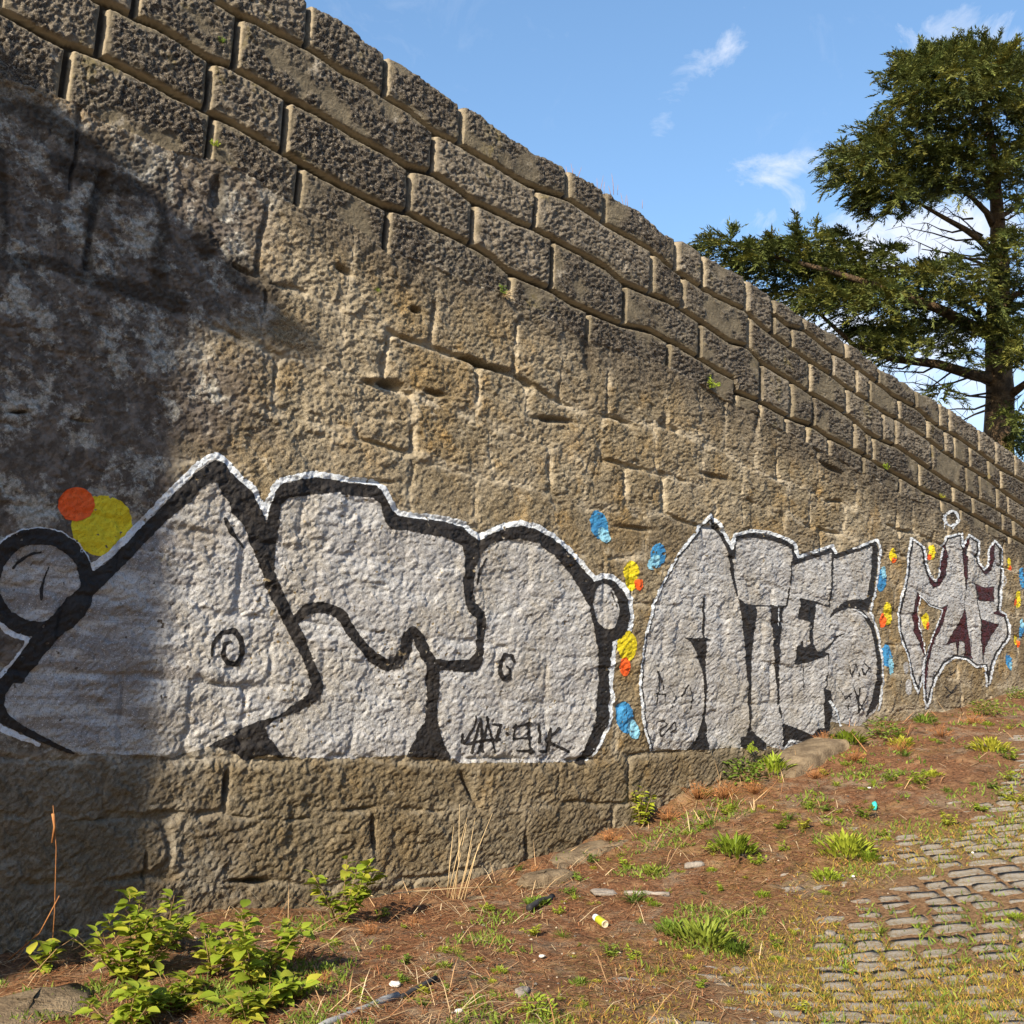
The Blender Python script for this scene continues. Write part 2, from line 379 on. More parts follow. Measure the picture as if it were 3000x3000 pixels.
RH = .43; NR = 8
t0d = -1.5
def rub_line(k):
    "rubble bed k above the ledge: level low down, following the courses higher up"
    def f(t):
        drop = (li(Ld, t)-li(Ld, t0d))
        return li(LL, t)+RH*k+drop*min(1, (k/8.2))**1.3*.95+.028*(vn(t*1.1, k*7.3, 40)-.5)*2
    return f
rows = []   # (upper fn, lower fn, joints, kind)
rows.append((lambda t: li(L2, t), lambda t: t*0-5.0, extend(joints_px(L2, L2, [250, 640, 990]), .5, .9), 'P'))
rows.append((lambda t: li(L1, t), lambda t: li(L2, t), extend(joints_px(L1, L2, [487, 1098, 1538, 1800]), .6, .9), 'P'))
rows.append((lambda t: li(LL, t), lambda t: li(L1, t), extend(joints_px(LL, L1, [300, 657, 1390, 1640]), .7, 1.0), 'P'))
rr = random.Random(5)
for k in range(NR):
    J = [-16.5]
    while J[-1] < 26.5: J.append(J[-1]+rr.uniform(.34, .86))
    up = rub_line(k+1) if k < NR-1 else (lambda t: t*0+99.)
    lo = rub_line(k) if k else (lambda t: li(LL, t))
    rows.append((up, lo, np.array(J), 'R'))
rows_up = [(La, Ld, JD), (Lb, La, JC), (Lc, Lb, JB)]

nU, nV = TT.shape
RID = np.zeros((nU, nV), int); DYs = np.full((nU, nV), 9.0); DXs = np.full((nU, nV), 9.0)
UPP = np.zeros((nU, nV), bool); PL = np.zeros((nU, nV), bool)
hd = li(Ld, TT)
def fill(mask, up, lo, J, rid, upper, notop=False, nobot=False, upsoft=None):
    h = Hw[mask]; t = Tw[mask]
    dy = h-lo if not nobot else h*0+9
    if not notop: dy = np.minimum(dy, up-h if upsoft is None else np.where(upsoft, 9, up-h))
    i = np.searchsorted(J, t)
    i = np.clip(i, 1, len(J)-1)
    dx = np.minimum(t-J[i-1], J[i]-t)
    RID[mask] = rid*1000+i; DYs[mask] = dy; DXs[mask] = dx; UPP[mask] = upper
low = Hw < hd
acc = np.zeros_like(low)
for r, (up, lo, J, kind) in enumerate(rows):
    u = np.minimum(up(TT), hd); l = lo(TT)
    # a bed that thins out to a sliver under the dressed courses merges with the one below
    u = np.where(hd-u < .16, hd, u)
    m = low & (Hw < u) & ~acc
    if r == 0: pass
    fill(m, u[m], l[m], J, r+1, False, upsoft=(u >= hd-1e-6)[m])
    acc |= m
    if kind == 'P': PL |= m
# dressed courses
m = (Hw >= hd) & (Hw < li(La, TT)); fill(m, li(La, TT)[m], hd[m], JD, 21, True, nobot=True)
m = (Hw >= li(La, TT)) & (Hw < li(Lb, TT)); fill(m, li(Lb, TT)[m], li(La, TT)[m], JC, 22, True)
m = (Hw >= li(Lb, TT)) & (Hw < li(Lc, TT)); fill(m, li(Lc, TT)[m], li(Lb, TT)[m], JB, 23, True)
m = (Hw >= li(Lc, TT)) & (TT < TS); fill(m, li(LT, TT)[m], li(Lc, TT)[m], JA, 24, True, True)
m = (Hw >= li(Lc, TT)) & (TT >= TS) & (Hw < li(Li, TT)); fill(m, li(Li, TT)[m], li(Lc, TT)[m], JA2, 25, True)
m = (Hw >= li(Lc, TT)) & (TT >= TS) & (Hw >= li(Li, TT)); fill(m, li(LT, TT)[m], li(Li, TT)[m], JA1, 26, True, True)

hsh = lambda ids, s: _h(ids, ids*0+s, s)
rnd1, rnd2, rnd3 = hsh(RID, 1), hsh(RID, 2), hsh(RID, 3)
r_ = np.where(UPP, .02, .075)
Dd = np.minimum(DXs, DYs)
cor = (DXs < r_) & (DYs < r_)
Dd = np.where(cor, r_-np.sqrt((r_-np.clip(DXs, -1, 9))**2+(r_-np.clip(DYs, -1, 9))**2), Dd)
# the soft lower row 21: bottom edge dissolves into rubble, only its upper and side edges are cut
jwU = .0175+.004*(vn(TT*5, HH*5, 61)-.5)
lumps = lambda s, sd: np.abs(fbm(TT*s, HH*s, 2, sd)-.5)*2
n_lo = fbm(TT*1.6, HH*1.6, 3, 70)-.5
big = fbm(TT*5, HH*5, 3, 71)-.5
L12 = lumps(13, 72); L30 = ss(.28, .72, fbm(TT*50, HH*50, 3, 73, .65))*.9-.1; L60 = vn(TT*85, HH*85, 74)
# ---- dressed blocks
e = ss(jwU-.004, jwU+.012, Dd)
rmask = ss(.030, .062, Dd+.040*(fbm(TT*9, HH*9, 3, 75)-.5)*2)*ss(.30, .46, fbm(TT*3.2+rnd1*9, HH*3.2, 3, 76)+(rnd2-.35)*.30+.15*ss(3, -1, TT)-.05*ss(3, 6, TT))
pits = ss(.66, .80, vn(TT*38, HH*38, 77))*(1-rmask)*ss(.45, .6, vn(TT*1.5, HH*1.5, 78))
nU_ = -.062+(.062+(rnd3-.5)*.010)*e - .011*np.exp(-np.clip(Dd-jwU, 0, 1)/.009)*e + rmask*(.007+.012*(L12-.3)+.019*(L30-.3)+.008*(L60-.5)) - pits*.006*e + .004*n_lo + .0022*(L60-.5)*e
nU_ -= .020*np.exp(-np.clip(top[:, None]-HH, 0, 1)/.018)*(fbm(TT*12, HH*0+3, 2, 79)+.4)*(RID//1000 >= 24)
# ---- rubble
painted = ss(1.0, 1.2, HH)*ss(3.3, 2.9, HH)
jn = fbm(TT*2.6, HH*2.6, 3, 81)
jwR = .006+.016*vn(TT*4, HH*4, 80)
vis = ss(.52, .66, jn)*(1-.75*painted)                            # where the pointing has fallen out
jm = 1-ss(jwR-.004, jwR+.012, Dd)
sp1 = fbm(TT*2.7, HH*3.1, 5, 83); sp2 = fbm(TT*5.5+9, HH*6.5, 5, 84)
sp3 = fbm(TT*11+4, HH*13, 4, 85)
spall = .011*ss(.50, .52, sp1)+.008*ss(.53, .548, sp2)+.005*ss(.52, .54, sp3)
fine = 1-.30*painted*(HH > li(LL, TT))
body = .010*(rnd1-.5)+.022*n_lo+.014*big+(spall-.008)*(.45+.55*fine)+fine*(.006*(L12-.32)+.0125*(L30-.32)+.008*(L60-.5))
nR_ = body*.9 - jm*(.003+.024*vis)*(1-.35*PL) - .014*np.exp(-np.clip(Dd, 0, 1)/.028)*(.06+vis*(1-.5*PL))
nR_ += PL*(.004+.012*vn(TT*2, HH*0, 86))*ss(-.02, .06, li(LL, TT)-HH+.03*(fbm(TT*9, HH*9, 3, 87)-.5))
soft = ss(0, .30, hd-HH)
nn = np.where(UPP, nU_-.012*(RID//1000 == 21)*ss(.25, 0, HH-hd), nR_-.012-.008*soft)
# smooth hand-over from rubble to dressed courses
# holes and deep cracks seen in the photo (px: x, y, half-length, half-height, slant, depth)
PXg, PYg, _ = project(W(TT, TT*0, HH))
def hole(x, y, a, b, ang, dep):
    global nn
    c, s = math.cos(math.radians(ang)), math.sin(math.radians(ang))
    u = ((PXg-x)*c-(PYg-y)*s)/a; v = ((PXg-x)*s+(PYg-y)*c)/b
    k = np.exp(-(u*u+v*v)**1.6); nn -= dep*k
    return k
DRK = np.zeros_like(nn)
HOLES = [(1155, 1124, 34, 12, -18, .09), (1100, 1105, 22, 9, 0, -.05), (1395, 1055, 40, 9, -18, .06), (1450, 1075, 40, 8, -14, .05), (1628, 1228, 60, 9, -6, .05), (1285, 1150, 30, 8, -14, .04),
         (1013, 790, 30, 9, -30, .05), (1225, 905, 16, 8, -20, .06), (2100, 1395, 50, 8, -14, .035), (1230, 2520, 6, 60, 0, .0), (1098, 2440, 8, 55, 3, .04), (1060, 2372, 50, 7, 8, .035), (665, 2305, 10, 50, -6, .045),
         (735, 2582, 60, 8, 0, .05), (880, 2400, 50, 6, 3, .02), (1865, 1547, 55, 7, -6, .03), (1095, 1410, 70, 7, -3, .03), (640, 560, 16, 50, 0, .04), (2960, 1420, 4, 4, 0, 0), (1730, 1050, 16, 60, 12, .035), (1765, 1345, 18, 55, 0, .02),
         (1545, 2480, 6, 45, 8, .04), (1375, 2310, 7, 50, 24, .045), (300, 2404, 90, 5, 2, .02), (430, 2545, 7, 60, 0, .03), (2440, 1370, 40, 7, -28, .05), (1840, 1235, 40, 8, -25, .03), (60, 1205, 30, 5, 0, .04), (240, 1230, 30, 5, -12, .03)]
for hargs in HOLES: DRK += .5*np.clip(hole(*hargs), 0, 1)*(hargs[5] > .03)
# ---- dark bands (shapes of their own, px strokes)
def seg_sdf(X, Y, pts, w):
    "distance inside a brush stroke; w = number or one width per point"
    pts = np.array(pts, float); w = np.broadcast_to(np.asarray(w, float)/2, (len(pts),))
    best = np.full(X.shape, -1e9)
    for i in range(len(pts)-1):
        ax, ay = pts[i]; bx, by = pts[i+1]; dx, dy = bx-ax, by-ay; L2_ = dx*dx+dy*dy+1e-9
        u = np.clip(((X-ax)*dx+(Y-ay)*dy)/L2_, 0, 1)
        d = np.hypot(X-ax-u*dx, Y-ay-u*dy)
        best = np.maximum(best, w[i]+(w[i+1]-w[i])*u-d)
    return best
def poly_sdf(X, Y, pts):
    pts = np.array(pts, float); n = len(pts); d = np.full(X.shape, 1e9); ins = np.zeros(X.shape, bool)
    for i in range(n):
        ax, ay = pts[i]; bx, by = pts[(i+1) % n]; dx, dy = bx-ax, by-ay
        u = np.clip(((X-ax)*dx+(Y-ay)*dy)/(dx*dx+dy*dy+1e-9), 0, 1)
        d = np.minimum(d, np.hypot(X-ax-u*dx, Y-ay-u*dy))
        if ay != by:
            c = ((ay > Y) != (by > Y)) & (X < (bx-ax)*(Y-ay)/(by-ay)+ax); ins ^= c
    return np.where(ins, d, -d)
def ell_sdf(X, Y, cx, cy, rx, ry, ang=0):
    c, s = math.cos(math.radians(ang)), math.sin(math.radians(ang))
    u = ((X-cx)*c+(Y-cy)*s)/rx; v = (-(X-cx)*s+(Y-cy)*c)/ry
    return (1-np.sqrt(u*u+v*v))*min(rx, ry)
wx = PXg+26*(fbm(TT*6, HH*6, 4, 90)-.5)*2; wy = PYg+26*(fbm(TT*6, HH*6, 4, 91)-.5)*2
lim = PXg < 1100
for pts, ws in [([(310, 510), (285, 600), (265, 700), (260, 790)], [70, 60, 40, 40]), ([(160, 470), (330, 530), (480, 560)], [60, 70, 60]), ([(475, 500), (480, 640), (478, 840)], [50, 44, 50]),
                ([(0, 770), (120, 760), (250, 815), (380, 850), (520, 890)], [50, 40, 60, 70, 60]), ([(0, 440), (8, 600), (5, 760)], [40, 36, 20]), ([(600, 690), (620, 720)], [80, 80]), ([(650, 520), (655, 640)], [40, 30]),
                ([(0, 300), (200, 380), (420, 470)], [50, 70, 60]), ([(700, 780), (800, 850)], [80, 60])]:
    s_ = seg_sdf(wx[lim], wy[lim], pts, ws); q = np.zeros_like(nn); q[lim] = ss(-4, 12, s_); DRK = np.maximum(DRK, q*.85)
DRK = np.clip(DRK, 0, 1)
# recess the long vertical gap in the shaded part
gap = np.zeros_like(nn); gap[lim] = ss(0, 14, seg_sdf(PXg[lim], PYg[lim], [(305, 520), (270, 680), (262, 780)], [50, 34, 34])); nn -= gap*.035
DRK = np.where(UPP, np.maximum(DRK, 1-ss(jwU-.006, jwU-.001, Dd)), DRK)  # shade inside the dressed joint grooves painted dark
EDGE = np.where(UPP, 1-ss(jwU-.003, jwU+.001, Dd)*(1-ss(jwU+.008, jwU+.016, Dd)), ss(jwR-.004, jwR+.055, Dd))
shade_paint = ss(-.15, -.75, TT+ .9*(fbm(TT*1.5, HH*1.5, 3, 95)-.5)*2)*ss(5.2, 4.3, HH)*(.55+.45*ss(1.05, 1.4, HH))*(HH > 0)*.9  # mask over the house's shadow: darkens rubble colour, also places lichen and rust
ROUGH = np.where(UPP, rmask*e, shade_paint)
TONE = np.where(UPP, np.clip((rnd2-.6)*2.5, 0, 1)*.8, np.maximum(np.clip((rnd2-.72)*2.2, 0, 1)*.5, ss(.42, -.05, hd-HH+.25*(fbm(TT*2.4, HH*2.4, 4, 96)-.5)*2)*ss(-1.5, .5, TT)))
attrA = np.stack([EDGE, ROUGH, DRK, TONE], -1)
SID = np.where(Dd < np.where(UPP, jwU, jwR*1.0), np.where(UPP, 1, 2), RID)

# ---- coping back edge: extra rows going back over the top and down behind
capn = np.array([.012, .05, .14, .28, .42, .55, .60, .60]); caph = np.array([.008, .016, .02, .02, .012, 0, -.05, -6.5])
NC = len(capn)
Pf = W(TT, nn, HH)
tt2 = np.repeat(tc_[:, None], NC, 1)
bumpc = .02*(fbm(tt2*6, capn[None, :]*8, 3, 99)-.5)
Pc = W(tt2, np.repeat(nn[:, -1:], NC, 1)-capn[None, :], top[:, None]+caph[None, :]+bumpc)
Pall = np.concatenate([Pf, Pc], 1); NT_ = nV+NC
Aall = np.concatenate([attrA, np.repeat(np.array([[[1, 1, .1, .2]]]), nU, 0).repeat(NC, 1)], 1)
# cap vertices belong to the top stone of their column (column's own RID, never a joint)
SIDa = np.concatenate([SID, np.repeat(SID[:, -1:], NC, 1)], 1); SIDa[:, -2:] = 3
idx = np.arange(nU*NT_).reshape(nU, NT_)
q0 = idx[:-1, :-1].ravel(); q1 = idx[1:, :-1].ravel(); q2 = idx[1:, 1:].ravel(); q3 = idx[:-1, 1:].ravel()
tris = np.concatenate([np.stack([q0, q1, q2], 1), np.stack([q0, q2, q3], 1)])
sidq = SIDa[:-1, :-1].ravel(); sid_t = np.concatenate([sidq, sidq])
tq = np.repeat(tc_[:-1, None], NT_-1, 1).ravel(); tq = np.concatenate([tq, tq])
PV = Pall.reshape(-1, 3); AV = Aall.reshape(-1, 4)
outside = (tq < -2.6) | (tq > 12.6)
upq = np.concatenate([UPP, np.repeat(UPP[:, -1:], NC, 1)], 1)[:-1, :-1].ravel(); upq = np.concatenate([upq, upq])
key = np.where(outside & (sid_t > 3), np.where(upq, 4, 5), sid_t)
order = np.argsort(key, kind='stable'); ks = key[order]
cuts = np.flatnonzero(np.diff(ks))+1
wall = link('stone_wall', None, label='tall old retaining wall of dressed blocks over rough rubble stone', category='wall')
remap = np.full(len(PV), -1, np.int64)
nst = 0
for grp in np.split(order, cuts):
    k = int(key[grp[0]]); T_ = tris[grp]
    u, inv = np.unique(T_.ravel(), return_inverse=True)
    nm, mt, kind = ('stone', M_UP if upq[grp[0]] else M_RUB, None)
    lab = None
    if k == 1: nm, mt = 'mortar_joint', M_UP
    elif k == 2: nm, mt = 'mortar_bed', M_RUB
    elif k == 3: nm, mt = 'wall_core', M_RUB
    elif k == 4: nm, mt, kind = 'dressed_stones', M_UP, 'stuff'
    elif k == 5: nm, mt, kind = 'rubble_stones', M_RUB, 'stuff'
    if len(T_) < 40 and k > 5: nm = 'stone_chip'
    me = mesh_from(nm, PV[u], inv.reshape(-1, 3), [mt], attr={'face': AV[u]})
    link(nm, me, wall, kind=kind); nst += (nm == 'stone')
print('wall tris', len(tris), 'stones', nst)

# ================================================================== PAINT ON THE WALL
Z = lambda ox, oy, pts: [(ox+x/1.932, oy+y/1.932) for x, y in pts]
R5 = lambda *p: Z(0, 1000, p); R6 = lambda *p: Z(1000, 1000, p); R7 = lambda *p: Z(0, 2000, p)
R8 = lambda *p: Z(1000, 2000, p); R4 = lambda *p: Z(2000, 1000, p); R9 = lambda *p: Z(2000, 2000, p)
K = 1932/800.
Q = lambda *p: [(1900+x/K, 1750+y/K) for x, y in p]      # crop 1900..2700 x 1750..2550
edgeN = (fbm(TT*45, HH*45, 3, 120)-.5)*2; holeN = fbm(TT*38, HH*38, 2, 121); holeB = fbm(TT*2.3, HH*2.3, 3, 122); edgeL = (fbm(TT*11, HH*11, 2, 123)-.5)*2
wpx = 1540/np.maximum(zdep(TT), 3)/1000.                    # rough px jitter scale, nearer = larger
def paint(name, shapes, material, off, parent, label=None, rag=5.0, holes=.0, cut=None):
    bb = []
    for s in shapes:
        if s[0] == 'e': bb.append((s[1][0]-s[1][2]-s[1][3], s[1][1]-s[1][3]-s[1][2], s[1][0]+s[1][2]+s[1][3], s[1][1]+s[1][3]+s[1][2]))
        else:
            p = np.array(s[1]); wmx = np.max(s[2]) if len(s) > 2 else 0
            bb.append((p[:, 0].min()-wmx, p[:, 1].min()-wmx, p[:, 0].max()+wmx, p[:, 1].max()+wmx))
    bb = np.array(bb); x0, y0, x1, y1 = bb[:, 0].min()-12, bb[:, 1].min()-12, bb[:, 2].max()+12, bb[:, 3].max()+12
    cm = (PXg > x0) & (PXg < x1) & (PYg > y0) & (PYg < y1) & (TT > -6) & (TT < 16)
    Fv = np.full(PXg.shape, -50.0); Xc, Yc = PXg[cm], PYg[cm]; f = np.full(Xc.shape, -50.0)
    for s, b in zip(shapes, bb):
        mk = (Xc > b[0]-12) & (Xc < b[2]+12) & (Yc > b[1]-12) & (Yc < b[3]+12)
        if not mk.any(): continue
        X, Y = Xc[mk], Yc[mk]
        v = poly_sdf(X, Y, s[1]) if s[0] == 'p' else seg_sdf(X, Y, s[1], s[2]) if s[0] == 's' else ell_sdf(X, Y, *s[1])
        f[mk] = np.maximum(f[mk], v)
    f = f+(edgeN[cm]*rag*5.6+edgeL[cm]*rag*4.5)/np.maximum(zdep(TT[cm]), 4)
    if holes: f = np.minimum(f, (holeN[cm]+.25*(holeB[cm]-.5)-holes)*60)
    if cut is not None: f = np.minimum(f, -cut[cm])
    Fv[cm] = f
    Fa = np.concatenate([Fv, np.full((nU, NC), -50.0)], 1).ravel()
    cells = (Fa[q0] > 0) | (Fa[q1] > 0) | (Fa[q2] > 0) | (Fa[q3] > 0)
    a, b, c, d = q0[cells], q1[cells], q2[cells], q3[cells]
    T_ = np.concatenate([np.stack([a, b, c], 1), np.stack([a, c, d], 1)])
    S = Fa[T_] > 0; ns = S.sum(1)
    T_, S, ns = T_[ns > 0], S[ns > 0], ns[ns > 0]
    full = T_[ns == 3]; ks_ = []; tri_out = [full.astype(np.int64)]
    NVt = len(PV)
    def cross(i, j):
        lo_, hi_ = np.minimum(i, j).astype(np.int64), np.maximum(i, j).astype(np.int64)
        return lo_*NVt+hi_+NVt
    for cnt in (1, 2):
        t3 = T_[ns == cnt]; s3 = S[ns == cnt] if cnt == 1 else ~S[ns == cnt]
        k = np.argmax(s3, 1); r = np.arange(len(t3))
        i, j, l = t3[r, k].astype(np.int64), t3[r, (k+1) % 3].astype(np.int64), t3[r, (k+2) % 3].astype(np.int64)
        ij, il = cross(i, j), cross(i, l)
        if cnt == 1: tri_out.append(np.stack([i, ij, il], 1))
        else: tri_out.append(np.stack([ij, j, l], 1)); tri_out.append(np.stack([ij, l, il], 1))
    TO = np.concatenate(tri_out)
    u, inv = np.unique(TO.ravel(), return_inverse=True)
    old = u < NVt; pos = np.zeros((len(u), 3)); pos[old] = PV[u[old]]
    e_ = u[~old]-NVt; i, j = e_//NVt, e_ % NVt; fi, fj = Fa[i], Fa[j]; tt_ = np.clip(fi/(fi-fj), .02, .98)[:, None]
    pos[~old] = PV[i]*(1-tt_)+PV[j]*tt_
    pos += NV*off
    me = mesh_from(name, pos, inv.reshape(-1, 3), [material])
    return link(name, me, parent, label=label)

# ---------------- first piece
outer_tail = R5((0, 1900), (60, 1830), (120, 1740), (170, 1660))
top_edge = R5((510, 1275), (570, 1250), (640, 1195), (750, 1085), (880, 945), (950, 865), (1040, 785), (1100, 715), (1180, 660), (1225, 640), (1290, 680), (1330, 740), (1380, 790), (1440, 830), (1480, 920), (1515, 985), (1530, 900), (1550, 830), (1600, 785), (1700, 765), (1800, 755), (1932, 775)) + \
    R6((0, 775), (100, 785), (200, 800), (240, 830), (275, 890), (305, 950), (340, 972), (450, 990), (600, 1005), (700, 1035), (745, 1080), (795, 1112), (850, 1080), (930, 1045), (1020, 1032), (1100, 1048), (1200, 1100), (1300, 1185), (1370, 1265), (1440, 1350), (1480, 1330), (1540, 1338), (1600, 1390), (1637, 1460), (1642, 1560), (1630, 1630), (1590, 1690), (1540, 1705), (1537, 1800), (1532, 1932)) + \
    R8((1532, 100), (1510, 230), (1470, 330), (1400, 425))
sil1 = [(-60, 2060)] + R5((0, 1900), (60, 1830), (170, 1660), (300, 1500), (560, 1260)) + top_edge[3:] + R8((1350, 450), (700, 455), (620, 430), (400, 410), (200, 425), (0, 430)) + R7((1700, 425), (1610, 415), (1500, 400), (1300, 330), (1150, 375), (1060, 400), (990, 430), (930, 415), (650, 400), (455, 405), (300, 335), (120, 240), (0, 170)) + [(-60, 2120)]
silver = paint('graffiti_piece', [('p', sil1), ('e', (119, 1707, 128, 126))], M_SILV, .0016, wall, 'large silver bubble-letter graffiti with thick black outline, leftmost piece on the wall', 5, .20)
halo = [('s', top_edge, [20]*len(top_edge)),
        ('s', [(119+157*math.cos(a_), 1707-157*math.sin(a_)*.98) for a_ in np.linspace(math.radians(5), math.radians(200), 26)], 19),
        ('s', R5((0, 1590), (50, 1640), (110, 1670), (165, 1690), (130, 1760), (60, 1850), (0, 1930)), 17),
        ('s', R5((-60, 1960), (0, 1920)), 17), ('s', R7((0, 250), (100, 300), (230, 352)), [24, 22, 8])]
paint('white_outline', halo, M_WHT, .0028, silver, None, 5, .18)
band = R5((1225, 665), (1180, 690), (1100, 745), (1040, 815), (950, 895), (880, 975), (750, 1115), (640, 1225), (540, 1300), (470, 1370), (170, 1690), (120, 1765), (60, 1855), (0, 1925)) + [(-40, 2030), (-40, 2110)] + R7((0, 228), (100, 278), (230, 335), (340, 385), (455, 415), (300, 332), (150, 250), (60, 185), (30, 130), (42, 60), (75, 0)) + R5((130, 1932), (180, 1870), (280, 1740), (400, 1590), (540, 1430), (700, 1270), (800, 1165), (900, 1065), (1000, 965), (1090, 900), (1140, 830), (1210, 795), (1240, 800), (1262, 860), (1305, 910), (1312, 965), (1345, 990), (1390, 1040), (1420, 1150), (1470, 1250), (1500, 1330), (1520, 1420), (1560, 1480), (1640, 1630), (1680, 1720), (1730, 1810), (1765, 1932)) + \
    R7((1772, 10), (1745, 65), (1700, 105), (1600, 180), (1480, 215), (1300, 300), (1150, 378), (1230, 360), (1330, 395), (1400, 440), (1520, 410), (1620, 430), (1550, 330), (1510, 255), (1560, 215), (1700, 160), (1780, 125), (1825, 85), (1845, 20)) + R5((1830, 1900), (1790, 1830), (1745, 1700), (1705, 1620), (1640, 1480), (1600, 1385), (1560, 1300), (1565, 1200), (1585, 1050), (1600, 930), (1640, 885), (1800, 862), (1932, 852)) + \
    R6((0, 868), (100, 872), (180, 885), (230, 920), (240, 970), (270, 1042), (300, 1062), (400, 1072), (500, 1092), (620, 1115), (695, 1155), (705, 1230), (700, 1350), (705, 1480), (725, 1530), (770, 1570), (775, 1680), (765, 1760), (735, 1800), (600, 1805), (520, 1795), (480, 1770), (480, 1850), (555, 1858), (700, 1872), (765, 1872), (795, 1840), (812, 1750), (825, 1600), (820, 1530), (770, 1480), (755, 1400), (768, 1280), (800, 1205), (850, 1150), (940, 1122), (1030, 1118), (1120, 1142), (1210, 1212), (1300, 1312), (1360, 1405), (1410, 1500), (1440, 1640), (1460, 1750), (1470, 1932)) + \
    R8((1462, 0), (1455, 100), (1440, 230), (1390, 340), (1365, 410), (1335, 455), (1370, 470), (1420, 410), (1475, 320), (1512, 225), (1528, 100), (1528, 0)) + R6((1530, 1800), (1540, 1700), (1590, 1680), (1625, 1625), (1637, 1560), (1630, 1465), (1595, 1400), (1540, 1350), (1480, 1345), (1440, 1362), (1370, 1275), (1300, 1195), (1200, 1112), (1100, 1060), (1020, 1043), (930, 1057), (850, 1092), (795, 1125), (740, 1092), (700, 1048), (600, 1018), (450, 1003), (335, 985), (295, 960), (265, 895), (230, 838), (200, 812), (100, 797), (0, 790)) + \
    R5((1932, 788), (1800, 770), (1700, 780), (1605, 800), (1560, 845), (1540, 910), (1515, 1010), (1475, 935), (1435, 850), (1380, 808), (1325, 758), (1285, 695))
blk = [('p', band), ('s', [(119+139*math.cos(a_), 1707-137*math.sin(a_)) for a_ in np.linspace(0, 2*math.pi, 40)], 46),
       ('s', R5((1690, 1570), (1750, 1512), (1830, 1500), (1932, 1540)) + R6((60, 1640), (120, 1720), (190, 1790), (270, 1835), (330, 1812), (370, 1750), (385, 1670), (412, 1645), (440, 1670), (475, 1760), (515, 1830), (525, 1932)) + R8((522, 100), (500, 230), (470, 300)), [30, 30, 30, 30, 30, 30, 32, 34, 34, 34, 34, 34, 34, 36, 38, 38, 32, 24, 40]),
       ('p', R8((490, 0), (500, 100), (492, 200), (450, 300), (400, 365), (375, 420), (480, 425), (610, 442), (618, 420), (572, 300), (550, 200), (548, 80), (565, 0))),
       ('p', R6((1395, 1370), (1440, 1355), (1500, 1340), (1600, 1400), (1635, 1560), (1590, 1680), (1500, 1710), (1440, 1650)))]
hole1 = ell_sdf(PXg, PYg, 1000+1505/1.932, 1000+1500/1.932, 70/1.932, 130/1.932, -8)
paint('black_outline', blk, M_BLK, .0044, silver, None, 4, .20, cut=hole1)
paint('black_scribble', [('s', R5((1200, 1780), (1210, 1710), (1260, 1650), (1330, 1637), (1372, 1690), (1378, 1770), (1350, 1828), (1290, 1822), (1264, 1775), (1275, 1715), (1310, 1700)), [9, 13, 15, 17, 17, 17, 16, 15, 13, 12, 7]),
      ('s', R6((985, 1815), (970, 1780), (930, 1775), (905, 1820), (900, 1880), (925, 1912), (958, 1905), (962, 1865), (940, 1840)), [7, 11, 13, 13, 13, 12, 11, 9, 6]),
      ('s', R5((80, 1285), (120, 1240), (180, 1203), (235, 1195)), 9), ('s', R5((285, 1270), (260, 1330), (240, 1400), (240, 1460)), [2, 4, 8, 8]),
      ('s', R5((200, 1825), (290, 1720), (390, 1610), (490, 1530)), [11, 10, 9, 5]), ('s', R6((780, 1375), (795, 1300), (832, 1228)), [6, 8, 4]),
      ('s', R5((1280, 1005), (1310, 1070), (1385, 1165)), [12, 14, 8]), ('s', R6((1540, 1420), (1565, 1500)), [3, 5])], M_BLK, .0040, silver, None, 2.5, .12)
tag = lambda R, L, w_: [('s', R(*p), w_) for p in L]
paint('black_tag', tag(R8, [[(690, 340), (690, 290)], [(700, 345), (760, 245), (765, 190)], [(720, 350), (810, 325), (900, 322)], [(740, 400), (775, 270), (795, 205)], [(795, 205), (800, 300), (805, 390)], [(828, 195), (850, 290), (875, 395)], [(838, 205), (815, 310), (775, 400)], [(862, 235), (905, 240), (880, 330)],
      [(940, 285), (946, 292)], [(975, 255), (1075, 232)], [(990, 240), (980, 320), (1085, 312)], [(1065, 228), (1078, 400)], [(1000, 385), (1095, 392)], [(1128, 240), (1132, 300), (1126, 340)], [(1190, 258), (1182, 390)], [(1240, 258), (1165, 330), (1300, 392)], [(1130, 390), (1180, 392)]], 8), M_BLK, .0040, silver, None, 2.5, .1)

# ---------------- dots
def blob(R, x, y, rx, ry, ang=0): p = R((x, y))[0]; return ('e', (p[0], p[1], rx/1.932, ry/1.932, ang))
def dots(name, L, material, off, lab):
    for R, x, y, rx, ry, an, lb in L: paint(name, [blob(R, x, y, rx, ry, an)], material, off, wall, lb or lab, 3.6, .19)
dots('yellow_paint_dot', [(R5, 585, 1040, 175, 172, 0, 'big yellow spray dot behind the black bar of the first piece')], M_YEL, .0010, None)
dots('yellow_paint_dot', [(R6, 1650, 1310, 43, 65, 0, 0), (R6, 1648, 1375, 26, 40, 0, 0), (R6, 1622, 1722, 57, 86, -8, 0), (R4, 1197, 1210, 17, 40, 0, 0), (R4, 1170, 1540, 28, 65, 0, 0), (R4, 1417, 1195, 17, 44, 5, 0),
      (R4, 1383, 1580, 18, 44, 0, 0), (R4, 1857, 1255, 11, 31, 0, 0), (R4, 1905, 1460, 17, 50, 0, 0), (R4, 1897, 1688, 13, 32, 0, 0)], M_YEL, .0030, 'small yellow spray dot')
